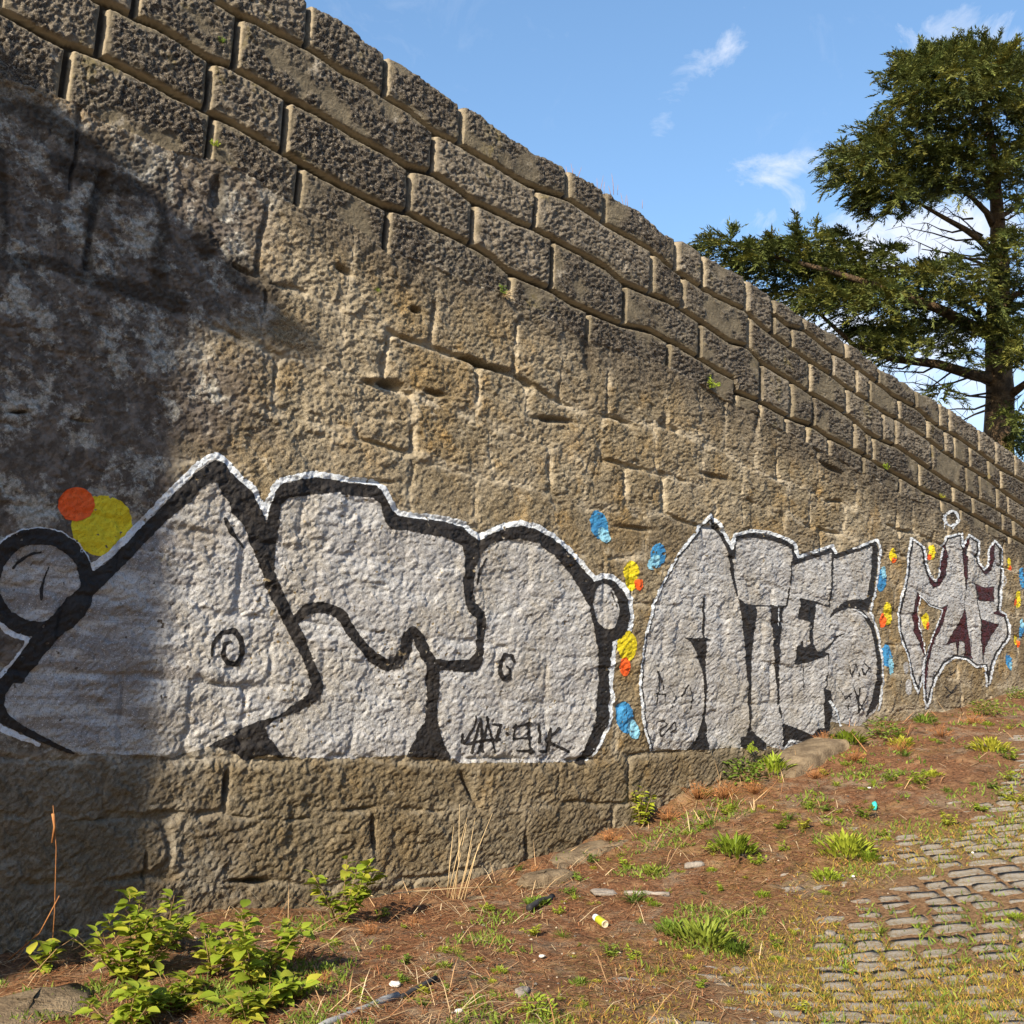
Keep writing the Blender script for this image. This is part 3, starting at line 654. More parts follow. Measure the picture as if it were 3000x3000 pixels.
dots('orange_paint_dot', [(R5, 440, 920, 101, 99, 0, 'big orange-red spray dot'), (R6, 1690, 1375, 25, 38, 0, 0), (R6, 1612, 1842, 30, 52, 0, 0), (R4, 1203, 1240, 12, 18, 0, 0), (R4, 1140, 1580, 17, 38, 0, 0), (R4, 1402, 1222, 11, 16, 0, 0),
      (R4, 1397, 1612, 10, 20, 0, 0), (R4, 1863, 1282, 7, 15, 0, 0), (R4, 1892, 1475, 8, 22, 0, 0), (R4, 1908, 1712, 9, 20, 0, 0)], M_ORG, .0046, 'small orange-red spray dot')
dots('blue_paint_dot', [(R6, 1467, 1040, 50, 82, -14, 0), (R6, 1797, 1215, 44, 72, 8, 0), (R8, 1612, 200, 50, 92, -5, 0), (R4, 1133, 1352, 29, 66, 3, 0), (R4, 1160, 1780, 25, 66, -4, 0), (R4, 1926, 1340, 14, 60, 0, 0), (R4, 1857, 1815, 17, 48, -8, 0), (R4, 1925, 1640, 12, 40, 0, 0)], M_BLU, .0030, 'blue spray dot with paler streak')
dots('pale_blue_paint_dot', [(R6, 1497, 1095, 30, 48, -30, 0), (R6, 1775, 1250, 32, 48, 30, 0), (R8, 1655, 262, 34, 60, -14, 0), (R4, 1145, 1310, 13, 36, 0, 0), (R4, 1180, 1840, 14, 52, -5, 0), (R4, 1865, 1840, 8, 22, 0, 0), (R4, 1927, 1600, 9, 26, 0, 0)], M_LBL, .0046, 'pale blue spray streak over blue dot')
paint('white_paint_ring', [('s', [(2000+1525/1.932+19*math.cos(a_), 1000+1002/1.932+21*math.sin(a_)) for a_ in np.linspace(0, 2*math.pi, 24)], 8), ('s', R4((1490, 1020), (1487, 1070)), 3.5), ('s', R4((1480, 985), (1478, 1010)), 3), ('s', R4((1535, 1040), (1533, 1062)), 3)], M_WHT, .003, wall, 'small white sprayed ring high above the last piece', 3, .1)

# ---------------- second piece
top2 = R4((-5, 1195), (60, 1115), (165, 990), (215, 1040), (245, 1095), (283, 1180), (300, 1105), (400, 1080), (500, 1090), (600, 1132), (640, 1160), (660, 1230), (750, 1200), (860, 1165), (872, 1205), (960, 1172), (1098, 1122), (1115, 1180), (1108, 1300), (1085, 1430), (1062, 1520))
right2 = [(1900+1570/K, 1750+110/K)] + Q((1600, 180), (1630, 300), (1650, 450), (1652, 600), (1640, 720), (1625, 800))
left2 = [(2000-5/1.932, 1000+1195/1.932), (1968, 1673), (1940, 1725), (1919, 1776), (1901, 1849), (1889, 1932), (1883, 2010), (1886, 2052), (1891, 2104), (1902, 2155), (1919, 2199)]
sil2 = top2 + R4((1050, 1540)) + right2 + Q((1545, 880), (1500, 920), (1380, 890), (1290, 880), (1285, 1050), (1180, 1100), (1000, 1090), (850, 1050), (840, 1080), (600, 1060), (430, 1080), (280, 1080), (50, 1090)) + left2[::-1]
s2 = paint('graffiti_piece', [('p', sil2)], M_SILV, .0016, wall, 'silver and black graffiti letters ATES in the middle of the wall', 3, .17)
out2 = [(x, y-5) for x, y in top2]
paint('white_outline', [('s', out2[:15], 9), ('s', [(x+5, y) for x, y in top2[15:]], 7), ('s', [(x-4, y) for x, y in left2], 7), ('s', [(x+5, y) for x, y in right2], 7), ('s', Q((1290, 740), (1330, 800), (1370, 915)), [9, 8, 5]),
      ('s', Q((1460, 85), (1510, 105), (1550, 140)), 5), ('s', Q((905, 25), (895, 50), (925, 60), (935, 130), (930, 200)), 3), ('s', Q((985, 1060), (1010, 1010), (1060, 1035), (1140, 1080), (1185, 1120)), 6)], M_WHT, .0060, s2, None, 2.5, .12)
b2 = [('s', top2[:3], [10, 13, 12]), ('p', R4((160, 1000), (205, 1035), (245, 1110), (288, 1200), (303, 1320), (330, 1490), (355, 1500), (335, 1500), (300, 1400), (272, 1230), (225, 1110), (175, 1040))),
      ('s', R4((290, 1220), (293, 1125), (330, 1105), (400, 1093), (520, 1112), (600, 1145), (640, 1170)), [10, 13, 14, 14, 14, 13, 14]), ('p', R4((625, 1155), (650, 1165), (660, 1240), (700, 1228), (640, 1262), (627, 1250))),
      ('s', R4((625, 1250), (618, 1380), (600, 1500)), 5), ('s', R4((330, 1492), (450, 1496), (600, 1500)), 5), ('s', R4((640, 1252), (750, 1215), (860, 1182)), 12), ('s', R4((862, 1185), (872, 1215), (960, 1185), (1095, 1140)), [14, 14, 13, 12]),
      ('p', R4((1085, 1130), (1110, 1160), (1108, 1290), (1085, 1430), (1060, 1515), (1045, 1500), (1070, 1330), (1080, 1200))), ('s', R4((858, 1200), (850, 1350), (845, 1500)), 5.5), ('s', R4((672, 1460), (750, 1472), (845, 1500)), 5),
      ('s', left2, [8, 7, 6, 6, 6, 6, 6, 6, 6, 7, 7]),
      ('p', Q((638, 0), (650, 50), (670, 160), (688, 320), (705, 480), (718, 640), (712, 850), (720, 920), (700, 985), (665, 990), (668, 1060), (740, 1085), (845, 1070), (835, 1030), (780, 985), (735, 940), (730, 900), (738, 640), (745, 420), (765, 230), (780, 55), (700, 52), (655, 10))),
      ('p', Q((390, 0), (408, 0), (404, 285), (460, 300), (412, 310), (414, 560), (420, 850), (435, 1080), (285, 1080), (350, 1000), (392, 880), (405, 760), (390, 540), (345, 380), (300, 305), (258, 285), (390, 288))),
      ('p', Q((880, 50), (925, 55), (930, 200), (945, 70), (972, 62), (955, 200), (935, 480), (940, 640), (945, 800), (955, 890), (1060, 930), (1165, 975), (1200, 930), (1250, 925), (1245, 700), (1240, 640), (1290, 660), (1310, 740), (1290, 880), (1278, 1060), (1265, 1060), (1240, 980), (1190, 1090), (1130, 1030), (1010, 1000), (985, 1060), (965, 1060), (955, 920), (930, 800), (925, 640), (905, 470), (890, 300), (880, 150))),
      ('p', Q((1080, 5), (1200, 30), (1190, 130), (1175, 230), (1172, 330), (1195, 380), (1250, 385), (1285, 395), (1270, 410), (1170, 450), (1045, 478), (1055, 340), (1085, 335), (1090, 280), (1105, 350), (1145, 330), (1150, 170), (1068, 152), (1085, 60))),
      ('s', Q((1240, 385), (1290, 340), (1340, 285), (1395, 255)), [6, 6, 5, 3]), ('s', Q((1278, 400), (1272, 520), (1262, 640)), 4), ('s', Q((1110, 450), (1108, 640)), 3),
      ('p', Q((1295, 150), (1330, 85), (1390, 35), (1450, 15), (1530, 15), (1565, 0), (1568, 100), (1500, 85), (1430, 75), (1350, 105))),
      ('p', Q((1470, 80), (1530, 95), (1600, 190), (1630, 300), (1650, 440), (1652, 600), (1640, 740), (1600, 800), (1545, 850), (1590, 720), (1615, 600), (1622, 450), (1605, 320), (1575, 200), (1520, 120)))]
paint('black_outline', b2, M_BLK, .0044, s2, None, 2.2, .17)
paint('black_tag', tag(lambda *p: Q(*p), [[(60, 770), (80, 640), (75, 520), (110, 620), (130, 760)], [(50, 680), (130, 690)], [(160, 640), (200, 700), (170, 790)], [(240, 700), (290, 620), (320, 700), (310, 790)], [(85, 880), (110, 870), (140, 900), (90, 940), (100, 990), (150, 930), (190, 880), (200, 930), (160, 960)], [(240, 920), (280, 950)],
      [(1430, 480), (1450, 560), (1480, 470), (1500, 560)], [(1520, 500), (1530, 550), (1570, 500), (1540, 460)], [(1430, 700), (1420, 800)], [(1450, 620), (1480, 700), (1520, 800)], [(1360, 640), (1400, 720), (1440, 680)], [(1500, 640), (1490, 820), (1550, 700)]], 4), M_BLK, .0040, s2, None, 1.5, .1)

# ---------------- third piece
H = lambda *p: [(2600+x/1.82, 1500+y/1.82) for x, y in p]
out3 = H((132, 138), (205, 190), (212, 262), (230, 335), (262, 368), (284, 340), (292, 245), (316, 133), (398, 113), (404, 185), (434, 122), (492, 155), (496, 270), (522, 308), (543, 280), (547, 195), (580, 152), (622, 197), (626, 300), (608, 525), (642, 545), (657, 600), (655, 672), (600, 750), (566, 825), (556, 915), (543, 930), (526, 822), (475, 826), (430, 786), (370, 776), (312, 812), (262, 900), (236, 990), (215, 1048), (200, 1005), (196, 930), (203, 800), (186, 900), (165, 968), (130, 870), (110, 760), (75, 650), (66, 590), (84, 450), (110, 320))
hole3 = poly_sdf(PXg, PYg, H((185, 455), (240, 505), (298, 522), (270, 595), (243, 665), (207, 785), (202, 700), (178, 620), (172, 540)))
def inset(P, k):
    P = np.array(P); n = len(P); o = []
    ar = .5*sum(P[i][0]*P[(i+1) % n][1]-P[(i+1) % n][0]*P[i][1] for i in range(n)); sg = 1 if ar > 0 else -1
    for i in range(n):
        a, b = P[i-1], P[(i+1) % n]; d = (b-a)/(np.linalg.norm(b-a)+1e-9); o.append((P[i][0]-sg*d[1]*k, P[i][1]+sg*d[0]*k))
    return o
s3 = paint('graffiti_piece', [('p', out3)], M_SILV, .0016, wall, 'smaller silver graffiti piece with dark red wedges, farthest along the wall', 2, .15, cut=hole3)
in3 = inset(out3, 6)
paint('black_line', [('s', in3+in3[:1], 5)], M_BLK, .0040, s3, None, 1.2, .1)
paint('white_outline', [('s', out3+out3[:1], 5.5), ('s', H((178, 445), (235, 500), (300, 522), (272, 598), (245, 668), (206, 790), (196, 930)), 3.2), ('s', H((182, 450), (172, 540), (178, 620), (202, 700), (205, 785)), 3)], M_WHT, .0060, s3, None, 1.5, .1)
RW = [('p', H((318, 150), (328, 240), (322, 330), (290, 390), (255, 402), (228, 362), (212, 272), (232, 350), (262, 380), (288, 345), (295, 240))), ('p', H((437, 130), (431, 250), (427, 412), (415, 330), (404, 215), (408, 175))),
      ('p', H((578, 165), (577, 250), (560, 310), (530, 332), (500, 295), (497, 272), (525, 308), (545, 290), (548, 200))), ('p', H((170, 428), (182, 450), (170, 540), (176, 620), (199, 700), (199, 762), (180, 700), (152, 645), (146, 560), (155, 470))),
      ('p', H((322, 500), (296, 515), (275, 598), (247, 662), (225, 760), (201, 890), (206, 960), (216, 880), (241, 720), (272, 650), (302, 590))), ('p', H((482, 385), (530, 405), (577, 400), (575, 476), (500, 470))),
      ('p', H((418, 520), (430, 560), (440, 650), (450, 735), (462, 782), (420, 766), (419, 690), (388, 684), (381, 758), (374, 690), (325, 706), (350, 650), (390, 590))), ('p', H((505, 575), (600, 600), (560, 660), (527, 720), (522, 775), (510, 690))), ('p', H((598, 525), (640, 540), (646, 562), (575, 540)))]
paint('black_outline', [('s', s_[1]+s_[1][:1], 3.2) for s_ in RW if s_[0] == 'p']+[('s', H((180, 450), (232, 492), (292, 515), (325, 498)), 4.5), ('s', H((426, 400), (420, 520)), 2.5), ('s', H((480, 380), (500, 560), (521, 800)), 2.8), ('s', H((381, 690), (381, 765)), 3)], M_BLK, .0036, s3, None, 1.2, .1)
paint('dark_red_wedges', RW, M_RED, .0046, s3, None, 1.5, .1)
paint('black_tag', tag(R4, [[(1520, 1850), (1530, 1890), (1560, 1860)]], 3) + tag(R9, [[(1490, 20), (1530, 60), (1560, 10)], [(1500, 80), (1550, 50)], [(1240, -10), (1230, 20)]], 3), M_BLK, .0040, wall, 'thin black tag scrawled below the last graffiti piece', 1, .0)
paint('small_silver_oval', [('e', (2655, 1957, 8, 19)), ('e', (2664, 2014, 9, 24)), ('s', R4((1830, 1330), (1838, 1360), (1826, 1385), (1822, 1345)), 3.5)], M_SILV, .003, wall, 'two silver sprayed ovals left of the last piece', 1.5, .1)
# ================================================================== GROUND
def cross(t, n): return .05*ss(0, 1, 1-n/.5)*0 + .0*n
def gz(t, n):
    "smooth terrain height"
    far = ss(8, 60, np.abs(n)+np.abs(t)*.4)
    z = base_z(t)
    return z - .35*ss(7, 16, n) + .02*(fbm(t*.8, n*.8, 3, 200)-.5)*2
def verge_edge(t): return np.interp(t, [-3, -1, .5, 2, 4, 7, 12], [4.6, 3.7, 2.9, 2.2, 1.95, 1.8, 1.8])
def soil(t, n):
    "extra loose soil and litter on top of the terrain"
    e_ = n-verge_edge(t)+.8*(fbm(t*1.3, n*1.3, 3, 201)-.5)*2
    v = ss(.5, -.7, e_)
    rough = .060*(fbm(t*3.5, n*3.5, 4, 202)-.5)+.020*(fbm(t*16, n*16, 3, 203)-.5)
    return v*(.028+rough*1.3)+(1-v)*(-.003+.030*(fbm(t*2.2, n*2.2, 3, 205)-.5)+.010*(fbm(t*14, n*14, 2, 206)-.5)) + .10*v*np.exp(-np.clip(n, 0, 9)/.16)*(fbm(t*2, n*0, 3, 207))*ss(8, 6, t), v
def gtop(t, n): s_, v = soil(t, n); return gz(t, n)+s_
def inv(P): q = P-P0; return q @ DV, q @ NV
def ground_hit(px, py):
    px = np.atleast_1d(np.asarray(px, float)); py = np.atleast_1d(np.asarray(py, float))
    r = ray(px, py); s = np.linspace(3, 22, 90)
    P = CP+r[:, None, :]*s[None, :, None]; t, n = inv(P); below = (P[..., 2] < base_z(t)+.02)
    k = np.clip(np.where(below.any(1), np.argmax(below, 1), 89), 1, 89)
    a, b_ = s[k-1], s[k]
    for _ in range(9):
        m_ = .5*(a+b_); P = CP+r*m_[:, None]; t, n = inv(P); lo_ = P[:, 2] < gz(t, n)+.02
        b_ = np.where(lo_, m_, b_); a = np.where(lo_, a, m_)
    P = CP+r*b_[:, None]; t, n = inv(P)
    return t, np.maximum(n, .04), b_
gt = np.array(steps(-90, -3, lambda t: max(.05, .05+abs(t+3)*.16)) + steps(-2.9, 11.5, lambda t: .026+max(0, t)*.0035) + steps(11.6, 300, lambda t: .08+(t-11.5)*.12))
gn = np.array(steps(-.3, 5.6, lambda n: .026) + steps(5.65, 260, lambda n: .06+(n-5.6)*.16))
GT, GN = np.meshgrid(gt, gn, indexing='ij')
so_, vv_ = soil(GT, GN)
GP = W(GT, GN, gz(GT, GN)+so_)
gi = np.arange(GT.size).reshape(GT.shape)
gq = np.stack([gi[:-1, :-1].ravel(), gi[:-1, 1:].ravel(), gi[1:, 1:].ravel(), gi[1:, :-1].ravel()], 1)
moss = ss(.47, .64, fbm(GT*1.1+3, GN*1.1, 4, 208))*(1-.75*vv_)
ga = np.stack([vv_, moss, fbm(GT*.7, GN*.7, 3, 209), np.ones_like(GT)], -1).reshape(-1, 4)
m, t_, b = mat('soil_and_litter'); g = G(t_)
v_, mo_, _, _, _ = g.attr('face')
n1 = g.noise(6, 5, .65); n2 = g.noise(45, 5, .7); n3 = g.noise(160, 3, .7)
c = g.mix(g.rng(n2, .36, .62), (.095, .045, .022), (.27, .13, .065))
c = g.mix(g.rng(n1, .50, .66), c, (.33, .19, .10))
c = g.mix(g.m('MULTIPLY', g.rng(g.noise(2.2, 6, .7), .50, .64), .75), c, g.mix(n2, (.16, .12, .085), (.36, .28, .20)))
c = g.mix(g.m('MULTIPLY', g.rng(g.noise(3.4, 6, .7), .56, .66), .8), c, (.060, .036, .022))
c = g.mix(g.rng(n3, .62, .72), c, (.40, .30, .20))
cr = g.mix(g.rng(n2, .38, .60), (.15, .085, .042), (.29, .185, .10))
c = g.mix(g.m('SUBTRACT', 1.0, v_), c, cr)
c = g.mix(g.m('MULTIPLY', mo_, g.rng(g.noise(22, 5, .7), .44, .58)), c, g.mix(g.rng(n2, .4, .6), (.10, .10, .022), (.26, .23, .05)))
g.lk(c, b.inputs['Base Color']); g.lk(g.bump(g.m('ADD', n2, g.m('MULTIPLY', n3, .4)), .03), b.inputs['Normal'])
M_SOIL = m
me = mesh_from('ground', GP.reshape(-1, 3), gq, [M_SOIL], attr={'face': ga})
link('ground', me, kind='structure')

# ---- cobbles
m, t_, b = mat('granite_sett'); g = G(t_)
oi = t_.nodes.new('ShaderNodeObjectInfo')
n2 = g.noise(40, 5, .7); n3 = g.noise(150, 3, .7)
c = g.mix(g.rng(n2, .35, .65), (.23, .22, .205), (.34, .325, .305))
c = g.mix(g.rng(n3, .58, .70), c, (.11, .10, .09))
c = g.mix(g.m('MULTIPLY', g.rng(g.noise(9, 5, .7), .46, .62), .8), c, (.23, .165, .085))
g.lk(c, b.inputs['Base Color']); g.lk(g.bump(g.m('ADD', n2, g.m('MULTIPLY', n3, .5)), .010), b.inputs['Normal'])
M_SETT = m
def sett_geo(seed):
    rr = random.Random(seed); nx, ny = 7, 5; V = []; T = []
    for ring, (ex, z) in enumerate([(1.0, -.07), (1.0, -.012), (.955, .004)]):
        pass
    xs = [-1, -.94, -.6, 0, .6, .94, 1]; ys = [-1, -.9, 0, .9, 1]
    for i, x in enumerate(xs):
        for j, y in enumerate(ys):
            ed = max(abs(x), abs(y)); z = 0.0 if ed < .89 else -.006
            if abs(x) == 1 or abs(y) == 1: z = -.05
            z += rr.uniform(-.004, .004); cx = x*(1-.06*(abs(y) > .85)); cy = y*(1-.06*(abs(x) > .9))
            V.append((cx+rr.uniform(-.03, .03), cy+rr.uniform(-.04, .04), z+.006*(1-x*x)*(1-y*y)))
    for i in range(nx-1):
        for j in range(ny-1): a = i*ny+j; T.append((a, a+ny, a+ny+1, a+1))
    return np.array(V), np.array(T)
SG = [sett_geo(s) for s in range(10)]
road = link('cobbled_road', None, kind='structure')
def _slope(ang):
    q = W(np.array(3.0), np.array(4.2), np.array(float(gz(np.array(3.0), np.array(4.2))))); d = np.array([math.sin(ang), math.cos(ang), 0])*.5
    q2 = q+d; t2, n2_ = inv(q2); q2[2] = gz(t2, n2_); a, b_ = project(q[None]), project(q2[None]); return (b_[1][0]-a[1][0])/(b_[0][0]-a[0][0])
aj = min(np.radians(np.arange(50, 110, 1.0)), key=lambda a: abs(_slope(a)+.10)); print('row heading', math.degrees(aj))
rowd = np.array([math.sin(aj), math.cos(aj), 0]); cold = np.array([math.cos(aj), -math.sin(aj), 0])
Ls, Ws = .215, .135
cand = []
for r in range(-110, 110):
    off = rng.uniform(0, Ls); x = -16+off
    while x < 26:
        l = Ls*rng.uniform(.75, 1.25)
        p = rowd*(x+l/2)+cold*(r*Ws+.02*math.sin(x*1.3+r))+np.array([0, 0, 0])
        cand.append((p[0], p[1], l, Ws*rng.uniform(.86, .97))); x += l+.018
cand = np.array(cand)
ct, cn = inv(np.stack([cand[:, 0], cand[:, 1], np.zeros(len(cand))], 1))
cz = gz(ct, cn)
cx_, cy_, cd_ = project(W(ct, cn, cz))
sv, vv = soil(ct, cn)
ok = (cn > .8) & (vv < .97) & (cn < 9.5) & (ct > -4) & (ct < 15)
cand, ct, cn, cz, cx_, cy_, cd_ = [a[ok] for a in (cand, ct, cn, cz, cx_, cy_, cd_)]
inf = (cx_ > -40) & (cx_ < 3040) & (cy_ < 3040)
seen = inf & (gtop(ct, cn)-cz < .013)
rank = np.argsort(np.where(seen, cd_, 999)); top300 = set(rank[:290].tolist()) & set(np.flatnonzero(seen).tolist())
smesh = [mesh_from('cobblestone', V*np.array([.5, .5, 1]), T, [M_SETT]) for V, T in SG]
restV, restT, kofs = [], [], 0
for i in range(len(cand)):
    gx = (gz(ct[i]+.1, cn[i])-gz(ct[i]-.1, cn[i]))/.2; gn_ = (gz(ct[i], cn[i]+.1)-gz(ct[i], cn[i]-.1))/.2
    up = np.array([0, 0, 1.0])-gx*DV-gn_*NV + rng.normal(0, .03, 3)*[1, 1, 0]; up /= np.linalg.norm(up)
    X = rowd-up*(rowd @ up); X /= np.linalg.norm(X); Y = np.cross(up, X)
    pos = W(ct[i], cn[i], cz[i]+.006+rng.uniform(-.007, .005))
    v = i % 10
    if i in top300:
        o = link('cobblestone', smesh[v], road)
        M4 = Matrix([[X[0]*cand[i, 2], Y[0]*cand[i, 3], up[0], pos[0]], [X[1]*cand[i, 2], Y[1]*cand[i, 3], up[1], pos[1]], [X[2]*cand[i, 2], Y[2]*cand[i, 3], up[2], pos[2]], [0, 0, 0, 1]])
        o.matrix_world = M4
    else:
        V, T = SG[v]; Vw = pos+(V[:, :1]*.5*cand[i, 2])*X+(V[:, 1:2]*.5*cand[i, 3])*Y+V[:, 2:3]*up
        restV.append(Vw); restT.append(T+kofs); kofs += len(V)
print('cobbles', len(cand), len(top300))
if restV: link('cobblestones', mesh_from('cobblestones', np.concatenate(restV), np.concatenate(restT), [M_SETT]), road, kind='stuff')

# ================================================================== LITTER, GRASS
def strips(P, D_, L, Wd, upv, seg=1, curve=0.0):
    "thin flat blades; P base, D_ direction"
    S = np.cross(D_, upv); S /= (np.linalg.norm(S, axis=1, keepdims=True)+1e-9)
    n = len(P); V = []
    L = L[:, None]; Wd = Wd[:, None]
    mid = P+D_*L*.5+curve*L*np.array([0, 0, 1.0])
    tip = P+D_*L
    V = np.stack([P-S*Wd*.5, P+S*Wd*.5, mid+S*Wd*.5, mid-S*Wd*.5, tip], 1).reshape(-1, 3)
    k = np.arange(n)[:, None]*5
    T = np.concatenate([k+np.array([[0, 1, 2]]), k+np.array([[0, 2, 3]]), k+np.array([[3, 2, 4]])])
    return V, T
M_LIT = simple_mat('dry_litter', (.9, .9, .9), (1, 1, 1), 30, .8, attr=True)
M_GRASS = simple_mat('grass_blade', (.9, .9, .9), (1, 1, 1), 5, .6, trans=.35, attr=True)
def scatter(n, xr, yr, dens):
    px = rng.uniform(*xr, n); py = rng.uniform(*yr, n)
    t, nn_, d = ground_hit(px, py); ok = (rng.uniform(0, 1, n) < dens(t, nn_, px, py)) & (nn_ > .045)
    return t[ok], nn_[ok], d[ok], px[ok], py[ok]
def litter(nm, n, pal, Lr, Wr, dens, tilt=.12, mt=None, lift=.012, curve=.03, xr=(-60, 3060), yr=(1960, 3060), scale_d=True):
    t, nn_, d, px, py = scatter(n, xr, yr, dens)
    k = len(t); a = rng.uniform(0, 2*math.pi, k)
    if tilt > .5: zc = rng.uniform(.55, 1.0, k); hc = np.sqrt(1-zc**2)
    else: zc = rng.normal(0, tilt, k); hc = np.ones(k)
    D_ = np.stack([np.cos(a)*hc, np.sin(a)*hc, zc], 1)
    L = rng.uniform(*Lr, k)*rng.uniform(.6, 1.2, k); Wd = rng.uniform(*Wr, k)
    if scale_d: Wd = Wd*np.clip(d/7, .8, 1.8)
    P = W(t, nn_, gtop(t, nn_)+rng.uniform(0, lift, k))
    up = np.tile([0, 0, 1.0], (k, 1)) if tilt < .5 else np.stack([np.cos(a+1.57+rng.uniform(-1, 1, k)), np.sin(a+1.57), a*0], 1)
    if tilt > .5: up = np.tile(CP*0+np.array([.3, -.9, .1]), (k, 1))+rng.normal(0, .4, (k, 3))
    V, T = strips(P, D_, L, Wd, up, curve=curve)
    pal = np.array(pal); cidx = rng.integers(0, len(pal), k); c = pal[cidx]*rng.uniform(.7, 1.25, (k, 1))
    col = np.concatenate([np.repeat(c, 5, 0), np.ones((k*5, 1))], 1)
    me = mesh_from(nm, V, T, [mt or M_LIT], smooth=False, attr={'tint': col})
    return link(nm, me, kind='stuff')
vd = lambda t, n: soil(t, n)[1]
litter('fallen_needles', 80000, [(.30, .12, .05), (.20, .08, .035), (.38, .19, .09), (.14, .065, .035), (.45, .30, .16)], (.04, .11), (.003, .0055), lambda t, n, x, y: (.16+.84*vd(t, n)*ss(-.1, .5, n))*(.35+.65*ss(.4, .6, fbm(t*3, n*3, 3, 230)))*(1-.35*ss(2300, 2900, x)), curve=.04)
litter('dry_grass', 19000, [(.50, .36, .20), (.42, .26, .13), (.30, .15, .07), (.55, .44, .28)], (.10, .34), (.003, .006), lambda t, n, x, y: vd(t, n)*(.22+.78*ss(1.1, .1, n)+.5*ss(0, -1, t))*(.15+1.2*ss(.42, .6, fbm(t*2, n*2, 3, 233))), tilt=.28, lift=.02, curve=.08)
litter('dry_stalks', 5200, [(.48, .33, .18), (.34, .17, .08)], (.06, .24), (.003, .005), lambda t, n, x, y: vd(t, n)*(.9*ss(.8, .05, n)*ss(2.5, 4.5, t)+.35*ss(.6, .05, n)), tilt=.9, curve=0)
litter('yellow_moss_grass', 50000, [(.34, .27, .05), (.46, .33, .07), (.25, .26, .04), (.46, .26, .08)], (.014, .042), (.003, .006), lambda t, n, x, y: (1-vd(t, n))*ss(.48, .62, fbm(t*1.1+3, n*1.1, 4, 208)+.06*ss(1800, 2600, x)*ss(2500, 2800, y)), tilt=.9, mt=M_GRASS, curve=0, xr=(1300, 3060), yr=(2300, 3060))
litter('short_weeds', 85000, [(.17, .25, .035), (.24, .31, .05), (.12, .18, .03)], (.02, .055), (.005, .010), lambda t, n, x, y: (.3+.7*vd(t, n))*ss(.52, .64, fbm(t*2.4, n*2.4, 4, 215))*ss(.1, .4, n), tilt=.9, mt=M_GRASS, curve=0)
# pale crumbs of plaster, gravel
t, nn_, d, px, py = scatter(2600, (-60, 3060), (1960, 3060), lambda t, n, x, y: .2+.5*vd(t, n))
oct_V = np.array([(1, 0, 0), (-1, 0, 0), (0, 1, 0), (0, -1, 0), (0, 0, .6), (0, 0, -.4)], float); oct_T = np.array([(0, 2, 4), (2, 1, 4), (1, 3, 4), (3, 0, 4), (2, 0, 5), (1, 2, 5), (3, 1, 5), (0, 3, 5)])
k = len(t); sz = rng.uniform(.003, .010, k)*rng.uniform(.6, 1.6, k); big_ = rng.uniform(0, 1, k) > .985; sz[big_] *= 1.8
V = oct_V[None]*sz[:, None, None]*rng.uniform(.5, 1.4, (k, 6, 1)); V = V+W(t, nn_, gtop(t, nn_)+.003)[:, None, :]
c = np.array([(.40, .34, .27), (.20, .18, .16), (.30, .22, .15), (.13, .12, .11)])[rng.integers(0, 4, k)]
link('gravel', mesh_from('gravel', V.reshape(-1, 3), (oct_T[None]+np.arange(k)[:, None, None]*6).reshape(-1, 3), [M_LIT], smooth=False, attr={'tint': np.concatenate([np.repeat(c, 6, 0), np.ones((k*6, 1))], 1)}), kind='stuff')

# ================================================================== PLANTS
def leaf_geo(L, Wd, fold=.25, droop=.2):
    "pointed oval leaf along +X, 8 tris, folded on the midrib"
    xs = [0, .22, .5, .8, 1.0]; ws = [.06, .42, .5, .26, 0]
    V = []
    for x, w_ in zip(xs, ws):
        z = -droop*x*x*L
        V += [(x*L, -w_*Wd, z+fold*w_*Wd), (x*L, 0, z), (x*L, w_*Wd, z+fold*w_*Wd)]
    T = []
    for i in range(4):
        a = i*3; T += [(a, a+3, a+4), (a, a+4, a+1), (a+1, a+4, a+5), (a+1, a+5, a+2)]
    return np.array(V), np.array(T)
def frame(d, roll=0.0):
    d = np.array(d, float); d /= np.linalg.norm(d)
    s = np.cross([0, 0, 1.0], d); s = s/(np.linalg.norm(s)+1e-6) if np.linalg.norm(s) > 1e-3 else np.array([0, 1.0, 0])
    u = np.cross(d, s); c, sn = math.cos(roll), math.sin(roll)
    return np.stack([d, s*c+u*sn, u*c-s*sn], 0)
M_LEAF = simple_mat('bright_leaf', (.22, .31, .030), (.34, .42, .05), 9, .45, trans=.35, vary=(.40, .40, .05))
M_LEAFD = simple_mat('green_leaf', (.13, .21, .030), (.20, .29, .045), 9, .5, trans=.3, vary=(.22, .27, .04))
M_LEAFY = simple_mat('yellow_leaf', (.30, .36, .03), (.42, .46, .05), 9, .5, trans=.3)
M_STEM = simple_mat('stem', (.16, .11, .05), (.25, .17, .08), 30, .8)
M_STRAW = simple_mat('straw', (.50, .37, .20), (.60, .46, .27), 30, .7)
M_REDST = simple_mat('reddish_stem', (.28, .12, .045), (.38, .18, .07), 30, .7)
